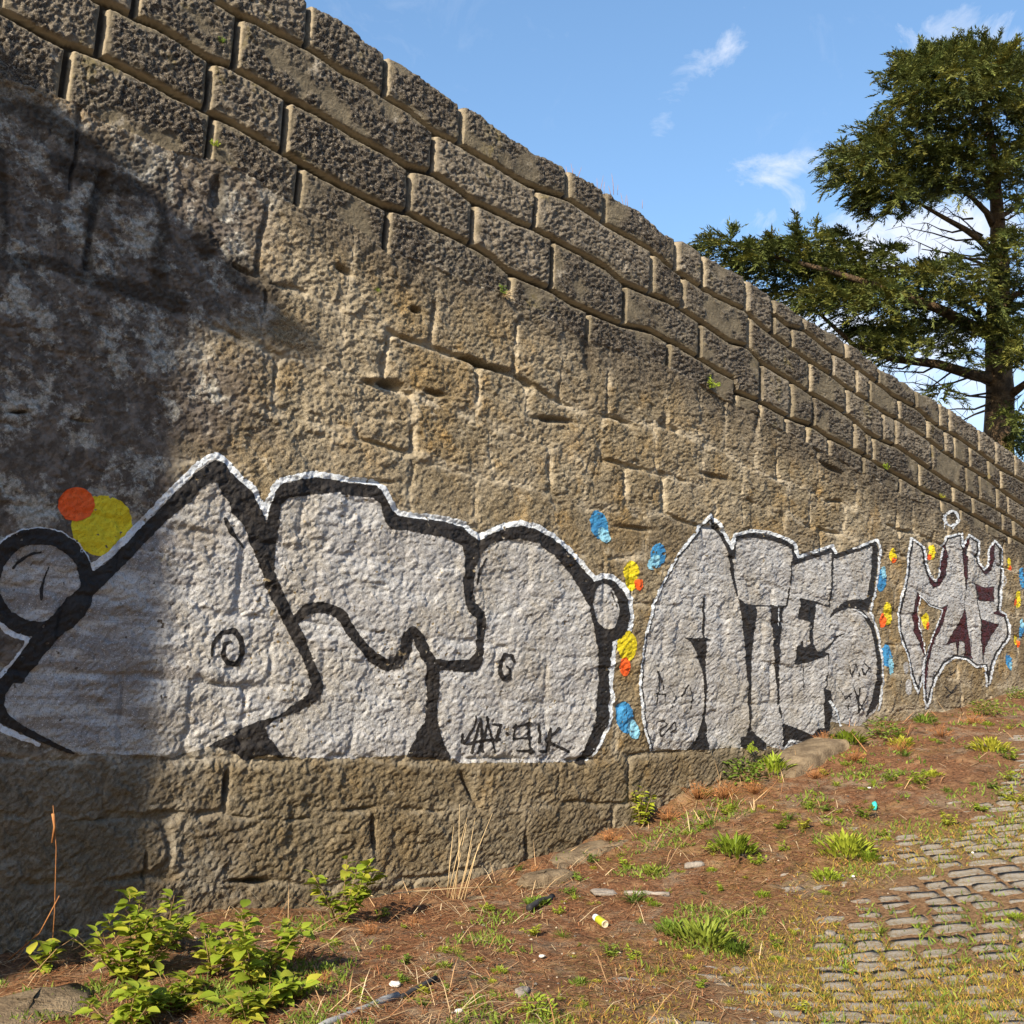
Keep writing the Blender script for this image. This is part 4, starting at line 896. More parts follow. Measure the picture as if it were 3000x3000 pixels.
def tube(path, r, sides=5):
    path = np.array(path, float); r = np.broadcast_to(r, (len(path),)); V = []; T = []
    for i, p in enumerate(path):
        d = path[min(i+1, len(path)-1)]-path[max(i-1, 0)]; Fm = frame(d+1e-6)
        for k in range(sides):
            a = 2*math.pi*k/sides; V.append(p+(Fm[1]*math.cos(a)+Fm[2]*math.sin(a))*r[i])
    for i in range(len(path)-1):
        for k in range(sides):
            a = i*sides+k; b_ = i*sides+(k+1) % sides; T += [(a, b_, b_+sides), (a, b_+sides, a+sides)]
    n = len(path); T += [(0, k+1, k) for k in range(1, sides-1)]; o = (n-1)*sides; T += [(o, o+k, o+k+1) for k in range(1, sides-1)]
    return np.array(V), np.array(T)
def merge(parts):
    V = []; T = []; k = 0
    for v, t in parts: V.append(v); T.append(np.asarray(t)+k); k += len(v)
    return np.concatenate(V), np.concatenate(T)
def weed_mesh(kind, seed):
    r = random.Random(seed); parts = []
    if kind == 'rosette':          # dense tuft of upright narrow leaves, radius 1
        lob = [r.uniform(0, 6.283) for _ in range(3)]
        for i in range(150):
            a = r.uniform(0, 6.283); q = math.sqrt(r.uniform(0, 1))*(.72+.28*math.cos(3*a+lob[0])*math.cos(a+lob[1])); tilt = .15+.9*q*r.uniform(.3, 1.3)
            d = (math.cos(a)*math.sin(tilt), math.sin(a)*math.sin(tilt), math.cos(tilt))
            v, t = leaf_geo(r.uniform(.20, .40), r.uniform(.07, .11), .5, .35)
            parts.append((v @ frame(d, r.uniform(-.6, .6))+np.array([math.cos(a)*q*.85, math.sin(a)*q*.85, r.uniform(.0, .45)*(1-q*.6)]), t))
    elif kind == 'sprig':          # few loose leafy shoots
        for j in range(11):
            a = r.uniform(0, 6.283); h = r.uniform(.3, 1.0); top_ = np.array([math.cos(a)*.6, math.sin(a)*.6, h])
            parts.append(tube([(0, 0, 0), top_*.5+[0, 0, .1], top_], .012, 3))
            for i in range(6):
                u = r.uniform(.3, 1); a2 = r.uniform(0, 6.283); v, t = leaf_geo(r.uniform(.22, .4), r.uniform(.10, .17), .4, .25)
                parts.append((v @ frame((math.cos(a2), math.sin(a2), r.uniform(.1, .9)), r.uniform(-.5, .5))+top_*u, t))
    elif kind == 'grass':
        for i in range(60):
            a = r.uniform(0, 6.283); ti = r.uniform(.2, 1.15); L = r.uniform(.6, 1.1)
            d = (math.cos(a)*math.sin(ti), math.sin(a)*math.sin(ti), math.cos(ti)); v, t = leaf_geo(L, .05, .2, .35)
            parts.append((v @ frame(d)+np.array([r.uniform(-.15, .15), r.uniform(-.15, .15), 0]), t))
    elif kind == 'dry':
        for i in range(70):
            a = r.uniform(0, 6.283); q = r.uniform(.1, .9); z = r.uniform(.3, 1)*(1-q*q*.5); p1 = np.array([math.cos(a)*q*.3, math.sin(a)*q*.3, 0]); p2 = np.array([math.cos(a)*q, math.sin(a)*q, z])
            parts.append(tube([p1, (p1+p2)/2+[r.uniform(-.1, .1), r.uniform(-.1, .1), .05], p2+[r.uniform(-.2, .2), r.uniform(-.2, .2), 0]], [.010, .008, .005], 3))
            if r.random() < .5:
                v, t = leaf_geo(.14, .06, .3, .3); parts.append((v @ frame((math.cos(a), math.sin(a), .2), r.uniform(-1, 1))+p2*.8, t))
    elif kind == 'bush':
        for i in range(150):
            a = r.uniform(0, 6.283); q = math.sqrt(r.uniform(0, 1))*.8; z = r.uniform(.05, .95)*(1-q*q*.6)
            v, t = leaf_geo(r.uniform(.16, .3), r.uniform(.09, .14), .3, .3); a2 = a+r.uniform(-1, 1)
            parts.append((v @ frame((math.cos(a2), math.sin(a2), r.uniform(-.2, .9)), r.uniform(-.6, .6))+np.array([math.cos(a)*q, math.sin(a)*q, z]), t))
        for i in range(14):
            a = r.uniform(0, 6.283); parts.append(tube([(0, 0, 0), (math.cos(a)*.35, math.sin(a)*.35, .4), (math.cos(a)*.7, math.sin(a)*.7, .8)], .008, 3))
    v, t = merge(parts); return v, t
WM = {}
def weed(kind, seed, mt):
    k = (kind, seed, mt.name)
    if k not in WM:
        v, t = weed_mesh(kind, seed); WM[k] = mesh_from('weed', v, t, [mt], smooth=True)
    return WM[k]
def place_weed(nm, px, py, rpx, kind, mt, label, group=None, hsc=.8, seed=None, cat='plant', minn=.06):
    t, n, d = ground_hit(px, py); t, n, d = float(t[0]), float(n[0]), float(d[0])
    R_ = rpx/F*d*(1.2 if nm == 'weed_clump' else 1.0); n = max(n, minn+R_*.35)
    o = link(nm, weed(kind, (seed if seed is not None else random.randrange(5)), mt), label=label, category=cat, group=group)
    o.location = W(t, n, gtop(np.array(t), np.array(n))-.01); o.rotation_euler = (0, 0, random.uniform(0, 6.28)); o.scale = (R_, R_, R_*hsc)
    return o
S_ = 3000/1932.
LW = [  # displayed x, y, radius, kind, material, name, label
 (1328, 1775, 62, 'rosette', M_LEAFD, 'weed_clump', 'biggest leafy green clump in the middle of the dirt, just right of the yellow can'),
 (1270, 1762, 40, 'rosette', M_LEAFD, 'weed_clump', 'leafy clump joined to the left side of the biggest clump'),
 (1390, 1790, 36, 'rosette', M_LEAFD, 'weed_clump', 'leafy clump at the right end of the biggest clump'),
 (1385, 1612, 52, 'rosette', M_LEAF, 'weed_clump', 'bright leafy clump uphill of the flat grey stone'),
 (1340, 1600, 26, 'sprig', M_LEAF, 'weed_sprig', 'loose sprig left of the bright clump in mid verge'),
 (1430, 1628, 28, 'sprig', M_LEAF, 'weed_sprig', 'loose sprig right of the bright clump in mid verge'),
 (1598, 1602, 56, 'rosette', M_LEAF, 'weed_clump', 'wide yellow-green clump at the edge of the cobbles'),
 (1560, 1650, 30, 'rosette', M_LEAF, 'weed_clump', 'smaller clump below the wide yellow-green one'),
 (1640, 1615, 26, 'rosette', M_LEAF, 'weed_clump', 'small clump at right end of the wide yellow-green one'),
 (1630, 1540, 30, 'sprig', M_LEAF, 'weed_sprig', 'leafy sprig beside the turquoise scrap'),
 (1555, 1530, 22, 'sprig', M_LEAFD, 'weed_sprig', 'thin sprig left of the turquoise scrap'),
 (1515, 1562, 26, 'sprig', M_LEAF, 'weed_sprig', 'low sprig between the kerb stones and the wide clump'),
 (1460, 1452, 42, 'rosette', M_LEAF, 'weed_clump', 'bright round clump on the stone ledge under the middle graffiti'),
 (1600, 1402, 36, 'rosette', M_LEAF, 'weed_clump', 'bright clump at the right foot of the middle graffiti'),
 (1670, 1385, 42, 'bush', M_LEAFD, 'leafy_shrub', 'dark green broad-leaved shrub at the wall foot beside the middle graffiti'),
 (1745, 1362, 26, 'rosette', M_LEAFD, 'weed_clump', 'low clump at the wall foot under the last graffiti'),
 (1700, 1402, 26, 'rosette', M_LEAF, 'weed_clump', 'small clump in front of the dark green shrub'),
 (1385, 1470, 50, 'bush', M_LEAFD, 'leafy_shrub', 'straggly half-dry bush at the wall foot left of the ledge clump'),
 (1868, 1410, 38, 'rosette', M_LEAF, 'weed_clump', 'bright clump on the right verge below the last graffiti'),
 (1905, 1428, 28, 'sprig', M_LEAF, 'weed_sprig', 'sprig beside the bright clump on the right verge'),
 (1860, 1345, 34, 'bush', M_LEAFD, 'leafy_shrub', 'dull green shrub at the wall foot near the right edge'),
 (1920, 1315, 24, 'bush', M_LEAFD, 'leafy_shrub', 'small shrub at the wall foot touching the right edge'),
 (1735, 1475, 30, 'sprig', M_LEAF, 'weed_sprig', 'yellow-green sprig in the dirt right of the kerb stones'),
 (1790, 1550, 30, 'sprig', M_LEAF, 'weed_sprig', 'sprig in the upper cobble joints'),
 (1912, 1500, 34, 'sprig', M_LEAF, 'weed_sprig', 'sprig at the right edge above the cobbles'),
 (1875, 1480, 22, 'sprig', M_LEAFD, 'weed_sprig', 'small sprig near the right edge above the cobbles'),
 (1000, 1762, 30, 'sprig', M_LEAF, 'weed_sprig', 'two-leaved sprig in the dirt below the black stick'),
 (1055, 1725, 20, 'sprig', M_LEAF, 'weed_sprig', 'small sprig right of the black stick'),
 (1010, 1712, 26, 'rosette', M_LEAFD, 'weed_clump', 'low clump behind the black stick'),
 (1150, 1800, 32, 'sprig', M_LEAFD, 'weed_sprig', 'green sprig below the yellow can'),
 (1195, 1808, 28, 'sprig', M_LEAF, 'weed_sprig', 'sprig right and below the yellow can'),
 (1010, 1905, 44, 'bush', M_LEAF, 'leafy_shrub', 'low leafy plant cut by the bottom edge in the middle'),
 (1095, 1850, 24, 'rosette', M_LEAFD, 'weed_clump', 'dark tuft above the low leafy plant'),
 (942, 1832, 20, 'rosette', M_LEAF, 'weed_clump', 'small bright tuft between two white scraps'),
 (1195, 1700, 40, 'grass', M_LEAFD, 'grass_tuft', 'fine-bladed green grass tuft behind the yellow can'),
 (1182, 1632, 26, 'sprig', M_LEAF, 'weed_sprig', 'upright sprig on the dirt near the columnar plant'),
 (1232, 1650, 24, 'rosette', M_LEAFD, 'weed_clump', 'low tuft right of the upright sprig'),
 (1440, 1690, 18, 'rosette', M_LEAF, 'weed_clump', 'small pale tuft in the open dirt above the cobbles'),
 (1465, 1780, 24, 'sprig', M_LEAF, 'weed_sprig', 'sprig just right of the biggest clump group'),
 (1660, 1745, 30, 'grass', M_LEAFD, 'grass_tuft', 'flat grass tuft growing among the cobbles'),
 (1555, 1870, 26, 'grass', M_LEAF, 'grass_tuft', 'yellow-green grass tuft low among the cobbles'),
 (1480, 1600, 20, 'sprig', M_LEAF, 'weed_sprig', 'tiny sprig left of the wide yellow-green clump'),
 (760, 1810, 24, 'sprig', M_LEAFD, 'weed_sprig', 'sprig in the brown litter left of centre'),
 (690, 1885, 22, 'sprig', M_LEAF, 'weed_sprig', 'sprig leaning over the grey pipe'),
 (800, 1900, 26, 'sprig', M_LEAFD, 'weed_sprig', 'sprig in front of the grey pipe near its right end'),
 (870, 1905, 20, 'grass', M_LEAF, 'grass_tuft', 'short grass tuft near the bottom edge left of centre'),
 (720, 1730, 22, 'sprig', M_LEAF, 'weed_sprig', 'low sprig at the foot of the upright leafy shrub'),
 (1290, 1500, 26, 'grass', M_LEAFD, 'grass_tuft', 'wiry green tuft against the wall right of the columnar plant'),
 (885, 1580, 10, 'sprig', M_LEAF, 'weed_sprig', 'tiny sprig atop the dry stalks by the wall'),
 (930, 1640, 16, 'sprig', M_LEAFD, 'weed_sprig', 'tiny sprig at the wall foot right of the dry stalks'),
]
for (x, y, r, k, mt, nm, lab) in LW: place_weed(nm, x*S_, y*S_+r*.35, r*S_, k, mt, lab, hsc=1.15 if k == 'rosette' else 1.0)
DRY = [(1262, 1545, 34, 'left of the straggly bush'), (1318, 1512, 44, 'just left of the half-dry bush'), (1365, 1500, 46, 'around the half-dry bush'), (1425, 1492, 34, 'at the lower end of the kerb stone'), (1540, 1462, 30, 'in the gap between the kerb stones'), (1612, 1432, 34, 'uphill of the kerb stones'),
       (1700, 1412, 34, 'in front of the dark green shrub'), (1775, 1385, 34, 'at the wall foot below the last graffiti'), (1835, 1362, 34, 'at the wall foot near the right edge'), (1150, 1592, 34, 'left of the narrow yellow-green column'), (1545, 1405, 30, 'tall against the right end of the middle letters'), (1010, 1655, 26, 'beside the sloping brown stone'),
       (560, 1812, 40, 'right of the two leafy shrubs'), (610, 1850, 40, 'lower right of the two leafy shrubs'), (700, 1765, 34, 'right of the upright bright shrub'), (380, 1900, 36, 'between the lower left shrubs'), (780, 1745, 30, 'in the litter near the dry stalks')]
for x, y, r, lab in DRY: place_weed('dry_bush', x*S_, y*S_+r*.3, r*S_, 'dry', M_REDST, 'tangle of dry reddish stems '+lab, hsc=.9)
rp = random.Random(3); small = 0
while small < 285:
    x, y = rp.uniform(900, 3000), rp.uniform(2050, 2990)
    t, n, d = ground_hit(x, y)
    if n[0] < .3 or n[0] > 5.5 or d[0] > 16: continue
    v = float(vd(t, n)[0])
    onr = v < .5
    if rp.random() > (.30 if onr else 1)*(1 if fbm(t*1.3, n*1.3, 3, 240)[0] > .5 else .25): continue
    place_weed('small_weed', x, y, rp.choice([rp.uniform(7, 16), rp.uniform(7, 16), rp.uniform(14, 26)])*1.5, rp.choice(['rosette', 'sprig', 'sprig', 'grass']), rp.choice([M_LEAF, M_LEAFD, M_LEAF]),
               'little green weed between cobblestones' if onr else 'little green weed in the reddish dirt of the verge', 'small weeds among the cobbles' if onr else 'small weeds in the dirt verge', hsc=.95)
    small += 1
# leafy shrubs with separate leaves
LEAFM = [mesh_from('leaf', *leaf_geo(L, L*.62, .30, .25), [M_LEAF]) for L in (.058, .070, .084)]
LEAFMY = [mesh_from('leaf', *leaf_geo(L, L*.6, .30, .25), [M_LEAFY]) for L in (.045, .055)]
def leafy(px, py, wpx_, hpx, nl, label, meshes=LEAFM, n_off=None, nm='leafy_shrub', seed=1, stems=7):
    r = random.Random(seed); t, n, d = ground_hit(px, py); t, n, d = float(t[0]), float(n[0]), float(d[0])
    if n_off is not None: n = n_off
    base = W(t, n, gtop(np.array(t), np.array(n))-.01)
    root = link(nm, None, loc=base, label=label, category='plant'); Wm, Hm = 1.12*wpx_/F*d/2, 1.12*hpx/F*d
    parts = []; tips = []
    for i in range(stems):
        a = r.uniform(0, 6.283); q = math.sqrt(r.uniform(0, 1)); sx = math.cos(a)*Wm*q; sy = math.sin(a)*min(Wm, .16)*q; h = Hm*(1-.45*q*q)*r.uniform(.75, 1.0)
        off = DV*sx+NV*sy
        pth = [np.array([0, 0, 0])+off*.1, off*.5+np.array([0, 0, h*.5]), off+np.array([0, 0, h])]
        parts.append(tube(pth, [.004, .003, .0015], 4)); tips.append(pth)
    v, tr = merge(parts); link('stem', mesh_from('stem', v, tr, [M_STEM]), root)
    for i in range(int(nl*1.25)):
        pth = tips[i % stems]; u = r.uniform(.08, 1.0)**.8; p = pth[0]*(1-u)**2+2*pth[1]*u*(1-u)+pth[2]*u*u
        a = r.uniform(0, 6.283); Fm = frame((math.cos(a), math.sin(a), r.uniform(-.15, .8)), r.uniform(-.5, .5)); s = r.uniform(.7, 1.15)
        o = link('leaf', meshes[i % len(meshes)], root); M4 = Matrix(((Fm*s).T).tolist()).to_4x4(); M4.translation = Vector(p+Fm[0]*.012); o.matrix_local = M4
    return root
leafy(250*S_, 1858*S_, 330, 270, 230, 'large leafy green shrub at the foot of the shaded wall, left of the two', seed=1, stems=12)
leafy(310*S_, 1800*S_, 190, 150, 80, 'smaller leafy shrub just behind the large left one', seed=12, stems=7)
leafy(482*S_, 1868*S_, 250, 260, 170, 'leafy green shrub with dry straws across it, right of the large one', seed=2, stems=9)
leafy(642*S_, 1748*S_, 220, 230, 130, 'upright bright leafy shrub standing alone against the sunlit wall', seed=3, stems=8)
leafy(235*S_, 1955*S_, 280, 150, 120, 'leafy shrub cut by the bottom edge at lower left', seed=4, stems=9)
leafy(400*S_, 1850*S_, 170, 150, 80, 'low leafy shrub filling the gap between the two leafy shrubs', seed=21, stems=7)
leafy(330*S_, 1905*S_, 190, 120, 80, 'low leafy shrub in front of the large left one', seed=22, stems=7)
leafy(540*S_, 1900*S_, 120, 90, 40, 'small leafy shoots right of the broken twig', seed=23, stems=5)
leafy(470*S_, 1930*S_, 170, 100, 60, 'small leafy plant near the bottom edge in front of the dry twigs', seed=5, stems=6)
leafy(90*S_, 1838*S_, 130, 90, 34, 'dark leafy plant in the wall shadow at the left edge', seed=6, stems=6)
leafy(1203*S_, 1560*S_, 76, 120, 110, 'narrow column of yellow-green leaves rising at the wall foot between two graffiti', LEAFMY, seed=7, nm='columnar_plant', stems=8)

# plants rooted in the wall joints
def wall_plant(px, py, rpx, kind, mt, lab, hsc=1.0, seed=0):
    t, h = wall_hit(np.array([px]), np.array([py])); d = zdep(t[0]); R_ = rpx/F*d
    o = link('wall_weed' if kind != 'grass' else 'wall_grass', weed(kind, seed, mt), label=lab, category='plant')
    o.location = W(t[0], .0, h[0]-R_*.2); q = Vector((NV*1.0+np.array([0, 0, .7])).tolist()).to_track_quat('Z', 'Y'); o.rotation_euler = q.to_euler(); o.scale = (R_, R_, R_*hsc)
wall_plant(625, 425, 24, 'sprig', M_LEAF, 'tiny star-leaved weed growing from the wall under the second course at upper left', seed=1)
wall_plant(645, 120, 20, 'sprig', M_LEAFD, 'tiny weed in the joint between top blocks at upper left', seed=2)
wall_plant(1478, 862, 30, 'grass', M_STRAW, 'tuft of pale straw and grass hanging from the wall below the dressed blocks', .9, 1)
wall_plant(1468, 852, 24, 'sprig', M_LEAFD, 'green weed beside the pale straw tuft high on the wall', 1, 3)
wall_plant(2075, 1128, 34, 'sprig', M_LEAF, 'yellow-green weed on the ledge below the cut blocks right of centre', 1, 4)
wall_plant(1105, 850, 16, 'grass', M_LEAFD, 'small dark grass tuft in a crack in the upper wall', 1, 2)
wall_plant(2590, 1370, 20, 'sprig', M_LEAF, 'small yellow-green weed in the far joint over the middle graffiti', 1, 1)
wall_plant(2755, 1455, 14, 'sprig', M_LEAF, 'small yellow weed above the white ring', 1, 2)
wall_plant(2185, 2190, 32, 'sprig', M_LEAF, 'pale green star weed on the ledge in front of the middle letters', 1, 0)
# dry wisps on the coping
def stalks(nm, base, dirs, r, mt, lab, cat='plant'):
    parts = []
    for p, d, L in dirs: p = np.array(p, float); d = np.array(d, float); parts.append(tube([p, p+d*L*.5+rng.normal(0, .012*L, 3), p+d*L+rng.normal(0, .03*L, 3)], [r, r*.8, r*.35], 4))
    v, t = merge(parts); return link(nm, mesh_from(nm, v, t, [mt]), loc=base, label=lab, category=cat)
for (px, n_, lab) in [(1710, 5, 'dry wisps on the wall top, left group'), (1775, 6, 'dry wisps on the wall top above the joint in the middle'), (1845, 4, 'dry wisps on the wall top, right group')]:
    yy = np.interp(px, [1652, 1699, 1766, 1807, 1880], [492, 518, 559, 580, 626]); t, h = wall_hit(np.array([px*1.0]), np.array([yy*1.0]))
    stalks('dry_wisps', W(t[0], -.05, h[0]), [((rng.uniform(-.15, .15), 0, 0), (rng.uniform(-.25, .25), 0, 1), rng.uniform(.08, .2)) for _ in range(n_)], .0022, M_REDST, lab)
# dry stalks and straws
def gpt(x, y, up=0.0):
    t, n, d = ground_hit(x*S_, y*S_); return W(t[0], n[0], float(gtop(t, n)[0])+up), d[0]
def px_at_depth(x, y, d): return at(np.array([x*S_]), np.array([y*S_]), np.array([d]))[0]
def cane(pts, r, mt, lab, nm='dry_stalk', cat='twig', dshift=0.0):
    "thin stem through photo points; first and last rest at the depth given"
    P = np.array([px_at_depth(x, y, d+dshift) for x, y, d in pts]); v, t = tube(P-P[0], np.linspace(r, r*.6, len(P)), 5)
    return link(nm, mesh_from(nm, v, t, [mt]), loc=P[0], label=lab, category=cat)
_, d1 = gpt(850, 1700); d1 -= .05
stalks('dry_stalks', gpt(855, 1700)[0], [((rng.uniform(-.08, .10), 0, -.02), (rng.uniform(.05, .3), rng.uniform(-.1, .1), 1), rng.uniform(.35, .62)) for _ in range(9)], .0035, M_STRAW, 'bundle of tall pale dry stalks leaning at the wall foot')
_, dA = gpt(340, 1880)
cane([(310, 1800, 5.55), (420, 1782, 5.6), (560, 1765, 5.8), (640, 1748, 6.0)], .006, M_STRAW, 'long pale straw lying across the two leafy shrubs, upper one')
cane([(300, 1812, 5.5), (400, 1797, 5.55), (480, 1780, 5.6), (590, 1762, 5.75)], .005, M_STRAW, 'long pale straw lying across the two leafy shrubs, lower one')
cane([(335, 1716, 6.0), (420, 1703, 6.15), (520, 1692, 6.3)], .0045, M_STRAW, 'thin bright straw in front of the wall foot at left')
cane([(15, 1812, 5.2), (75, 1760, 5.15), (112, 1690, 5.1)], .004, M_REDST, 'bare reddish twig leaning in front of the shaded wall')
cane([(95, 1840, 5.2), (103, 1720, 5.2), (106, 1600, 5.2), (100, 1520, 5.2)], .0028, M_REDST, 'tall thin red weed stalk in front of the shaded wall')
cane([(100, 1535, 5.19), (103, 1560, 5.19), (98, 1590, 5.19)], .008, M_REDST, 'feathery seed head of the tall red weed')
cane([(475, 1870, 5.35), (520, 1905, 5.2), (570, 1945, 5.0)], .008, M_STEM, 'brown broken twig near the bottom edge, left')
cane([(480, 1895, 5.1), (560, 1862, 5.3), (640, 1845, 5.5)], .005, M_REDST, 'reddish twig crossing the brown broken twig')
cane([(700, 1690, 6.35), (780, 1682, 6.55), (860, 1676, 6.8), (950, 1672, 6.95)], .004, M_STRAW, 'long straw lying along the wall foot beside the dry stalks')
cane([(1410, 1840, 5.55), (1470, 1835, 5.6), (1560, 1825, 5.7), (1640, 1800, 5.9)], .0035, M_STEM, 'thin dark twig lying on the cobbles')
cane([(1790, 1870, 5.5), (1850, 1862, 5.6), (1932, 1850, 5.7)], .005, M_STRAW, 'pale flat stick on the cobbles at lower right', 'dry_stick')

# ================================================================== RUBBISH AND STONES
M_PIPE = simple_mat('grey_plastic', (.22, .23, .24), (.30, .31, .32), 12, .6, .003, 90)
M_BLKR = simple_mat('black_rubber', (.02, .02, .022), (.04, .04, .045), 12, .6)
M_CANY = simple_mat('yellow_green_tin', (.26, .30, .02), (.34, .37, .03), 6, .35)
M_CANW = simple_mat('pale_cap', (.45, .52, .58), (.55, .62, .68), 6, .5)
M_CANM = simple_mat('bare_tin', (.45, .38, .2), (.55, .5, .4), 20, .35)
M_PAPER = simple_mat('white_scrap', (.65, .64, .60), (.75, .74, .70), 30, .8)
M_TURQ = simple_mat('turquoise_plastic', (.03, .42, .40), (.05, .52, .50), 10, .5)
M_CONC = simple_mat('old_concrete', (.12, .090, .060), (.23, .18, .12), 9, .9, .02, 50)
M_SLATE = simple_mat('grey_stone', (.20, .18, .165), (.30, .275, .25), 14, .85, .012, 60)
def on_ground(x, y, up=0): p, d = gpt(x, y, up); return p, d
# spray can
pa, da = on_ground(1122, 1741, .022); pb, db = on_ground(1158, 1760, .022)
dirc = (pb-pa); Lc_ = .15; root = None; dirc /= np.linalg.norm(dirc)
root = link('spray_can', None, loc=pa, label='small yellow-green can with pale cap lying in the weeds', category='can')
def lathe(axis, prof, sides=16):
    Fm = frame(axis); V = []; T = []
    for x, r in prof:
        for k in range(sides): a = 2*math.pi*k/sides; V.append(Fm[0]*x+Fm[1]*math.cos(a)*r+Fm[2]*math.sin(a)*r)
    n = len(prof)
    for i in range(n-1):
        for k in range(sides): a = i*sides+k; b_ = i*sides+(k+1) % sides; T.append((a, b_, b_+sides, a+sides))
    return np.array(V), np.array(T)
v, t = lathe(dirc, [(.045, .001), (.045, .0255), (.05, .027), (.145, .027), (.150, .025), (.152, .001)]); v = v*.85; link('can_body', mesh_from('can_body', v, t, [M_CANY]), root)
v, t = lathe(dirc, [(-.003, .001), (-.003, .018), (.004, .023), (.044, .024), (.044, .001)]); v = v*.85; link('cap', mesh_from('cap', v, t, [M_CANW]), root)
v, t = lathe(dirc, [(.1525, .001), (.1525, .022), (.151, .0262), (.160, .0262), (.160, .021), (.156, .019), (.156, .001)]); v = v*.85; link('bottom_rim', mesh_from('bottom_rim', v, t, [M_CANM]), root)
def pipe(x0, y0, x1, y1, r, mt, nm, lab, cat, up=.02):
    p0, _ = on_ground(x0, y0, up); p1, _ = on_ground(x1, y1, up); n = 7
    ax = p1-p0; path = [p0-p0+ax*k/(n-1)+rng.normal(0, .003, 3) for k in range(n)]
    v, t = tube(path, [r]*n, 10); return link(nm, mesh_from(nm, v, t, [mt]), loc=p0, label=lab, category=cat)
pipe(590, 1955, 748, 1884, .016, M_PIPE, 'grey_pipe', 'thick grey pipe lying in the litter at the bottom edge', 'pipe', .03)
pipe(755, 1884, 822, 1862, .012, M_BLKR, 'dark_stick', 'dark stick end just beyond the grey pipe', 'stick', .02)
pipe(998, 1730, 1042, 1706, .020, M_BLKR, 'black_stick', 'short thick black stick or hose piece lying on the dirt', 'stick', .03)
pipe(1178, 1690, 1262, 1690, .018, M_SLATE, 'flat_stone', 'long narrow grey stone behind the grass tuft', 'stone', .01)
def pebble(nm, x, y, sx, sy, sz, mt, lab, cat, seed, up=.0, rot=None):
    p, d = on_ground(x, y, up); r = random.Random(seed); V = []; T = []
    nu, nv_ = 10, 6
    for j in range(nv_+1):
        ph = math.pi*j/nv_
        for i in range(nu):
            a = 2*math.pi*i/nu; k = r.uniform(.82, 1.12); cu = lambda q: math.copysign(abs(q)**.7, q)
            V.append((cu(math.cos(a)*math.sin(ph))*sx*k, cu(math.sin(a)*math.sin(ph))*sy*k, cu(math.cos(ph))*sz*k))
    for j in range(nv_):
        for i in range(nu): a = j*nu+i; b_ = j*nu+(i+1) % nu; T.append((a, b_, b_+nu, a+nu))
    o = link(nm, mesh_from(nm, V, T, [mt]), loc=p, label=lab, category=cat); o.rotation_euler = (r.uniform(-.1, .1), r.uniform(-.1, .1), rot if rot is not None else r.uniform(0, 3)); return o
pebble('grey_stone', 1310, 1637, .085, .035, .022, M_SLATE, 'flat pale grey stone on the dirt under the bright clump', 'stone', 1, .012, .2)
pebble('grey_stone', 1140, 1690, .10, .05, .02, M_SLATE, 'flat brown-grey stone half sunk in the dirt near the wall', 'stone', 2, .008, .3)
pebble('grey_stone', 1030, 1668, .22, .12, .06, M_CONC, 'sloping brown stone bulging from the dirt at the wall foot', 'stone', 3, .0, .5)
pebble('grey_stone', 985, 1880, .05, .03, .02, M_SLATE, 'small grey stone in front of the low leafy plant', 'stone', 8, .01)
pebble('grey_stone', 60, 1912, .30, .18, .08, M_CONC, 'sunlit dirty stone slab at the lower left corner', 'stone', 9, -.02, .8)
pebble('grey_stone', 1935*.81, 1760*1.0, .04, .03, .015, M_SLATE, 'small loose stone by the cobble edge', 'stone', 10, .01)
for i, (x, y, s, lab) in enumerate([(745, 1862, .020, 'crumpled white scrap at the end of the grey pipe'), (1022, 1813, .012, 'small white scrap in open dirt left of centre'), (865, 1923, .014, 'white scrap near the bottom edge'), (1640, 1488, .012, 'tiny white scrap right of the kerb stones'),
                                   (1610, 1655, .010, 'white speck by the clump at the cobble edge'), (1835, 1605, .010, 'white speck on the upper cobbles')]):
    pebble('white_scrap', x, y, s*1.4, s, s*.6, M_PAPER, lab, 'litter', 20+i, .012)
pebble('turquoise_scrap', 1650, 1527, .035, .02, .035, M_TURQ, 'turquoise plastic scrap standing in the verge', 'litter', 31, .03)
# kerb stones and footing slab along the wall foot
def slab(nm, t0, t1, n0, n1, top_, thick, lab, cat, seed, mt=M_CONC, seg=.12, follow=None):
    r = random.Random(seed); ns = max(2, int((t1-t0)/seg)); V = []; T = []
    prof = [(n0, -thick), (n0, -.02), (n0+.02, 0), ((n0+n1)/2, .004), (n1-.025, 0), (n1, -.025), (n1+.01, -thick*.6), (n1+.015, -thick)]
    for i in range(ns+1):
        t = t0+(t1-t0)*i/ns; z = top_(t)
        for n, dz in prof:
            e_ = (i in (0, ns))
            V.append(W(t+(.015*(1 if i == 0 else -1) if e_ and dz > -.03 else 0), n+r.uniform(-.006, .006), z+dz+r.uniform(-.005, .005)-(.015 if e_ else 0)))
    m_ = len(prof)
    for i in range(ns):
        for j in range(m_-1): a = i*m_+j; T.append((a, a+1, a+m_+1, a+m_))
    V = np.array(V); T = [list(q) for q in T]; bmT = np.array(T)
    capq = []
    for i in (0, ns):
        o_ = i*m_; q = [(o_, o_+1, o_+6, o_+7), (o_+1, o_+2, o_+5, o_+6), (o_+2, o_+3, o_+4, o_+5)]
        capq += [tuple(reversed(x)) for x in q] if i else q
    T = np.concatenate([bmT, np.array(capq)]); base = V[0].copy()
    o = link(nm, mesh_from(nm, V-base, T, [mt], smooth=False), loc=base, label=lab, category=cat); return o
k1, _, _ = ground_hit(2300, 2330); k2, _, _ = ground_hit(2455, 2280); k3, _, _ = ground_hit(2475, 2262); k4, _, _ = ground_hit(2560, 2230)
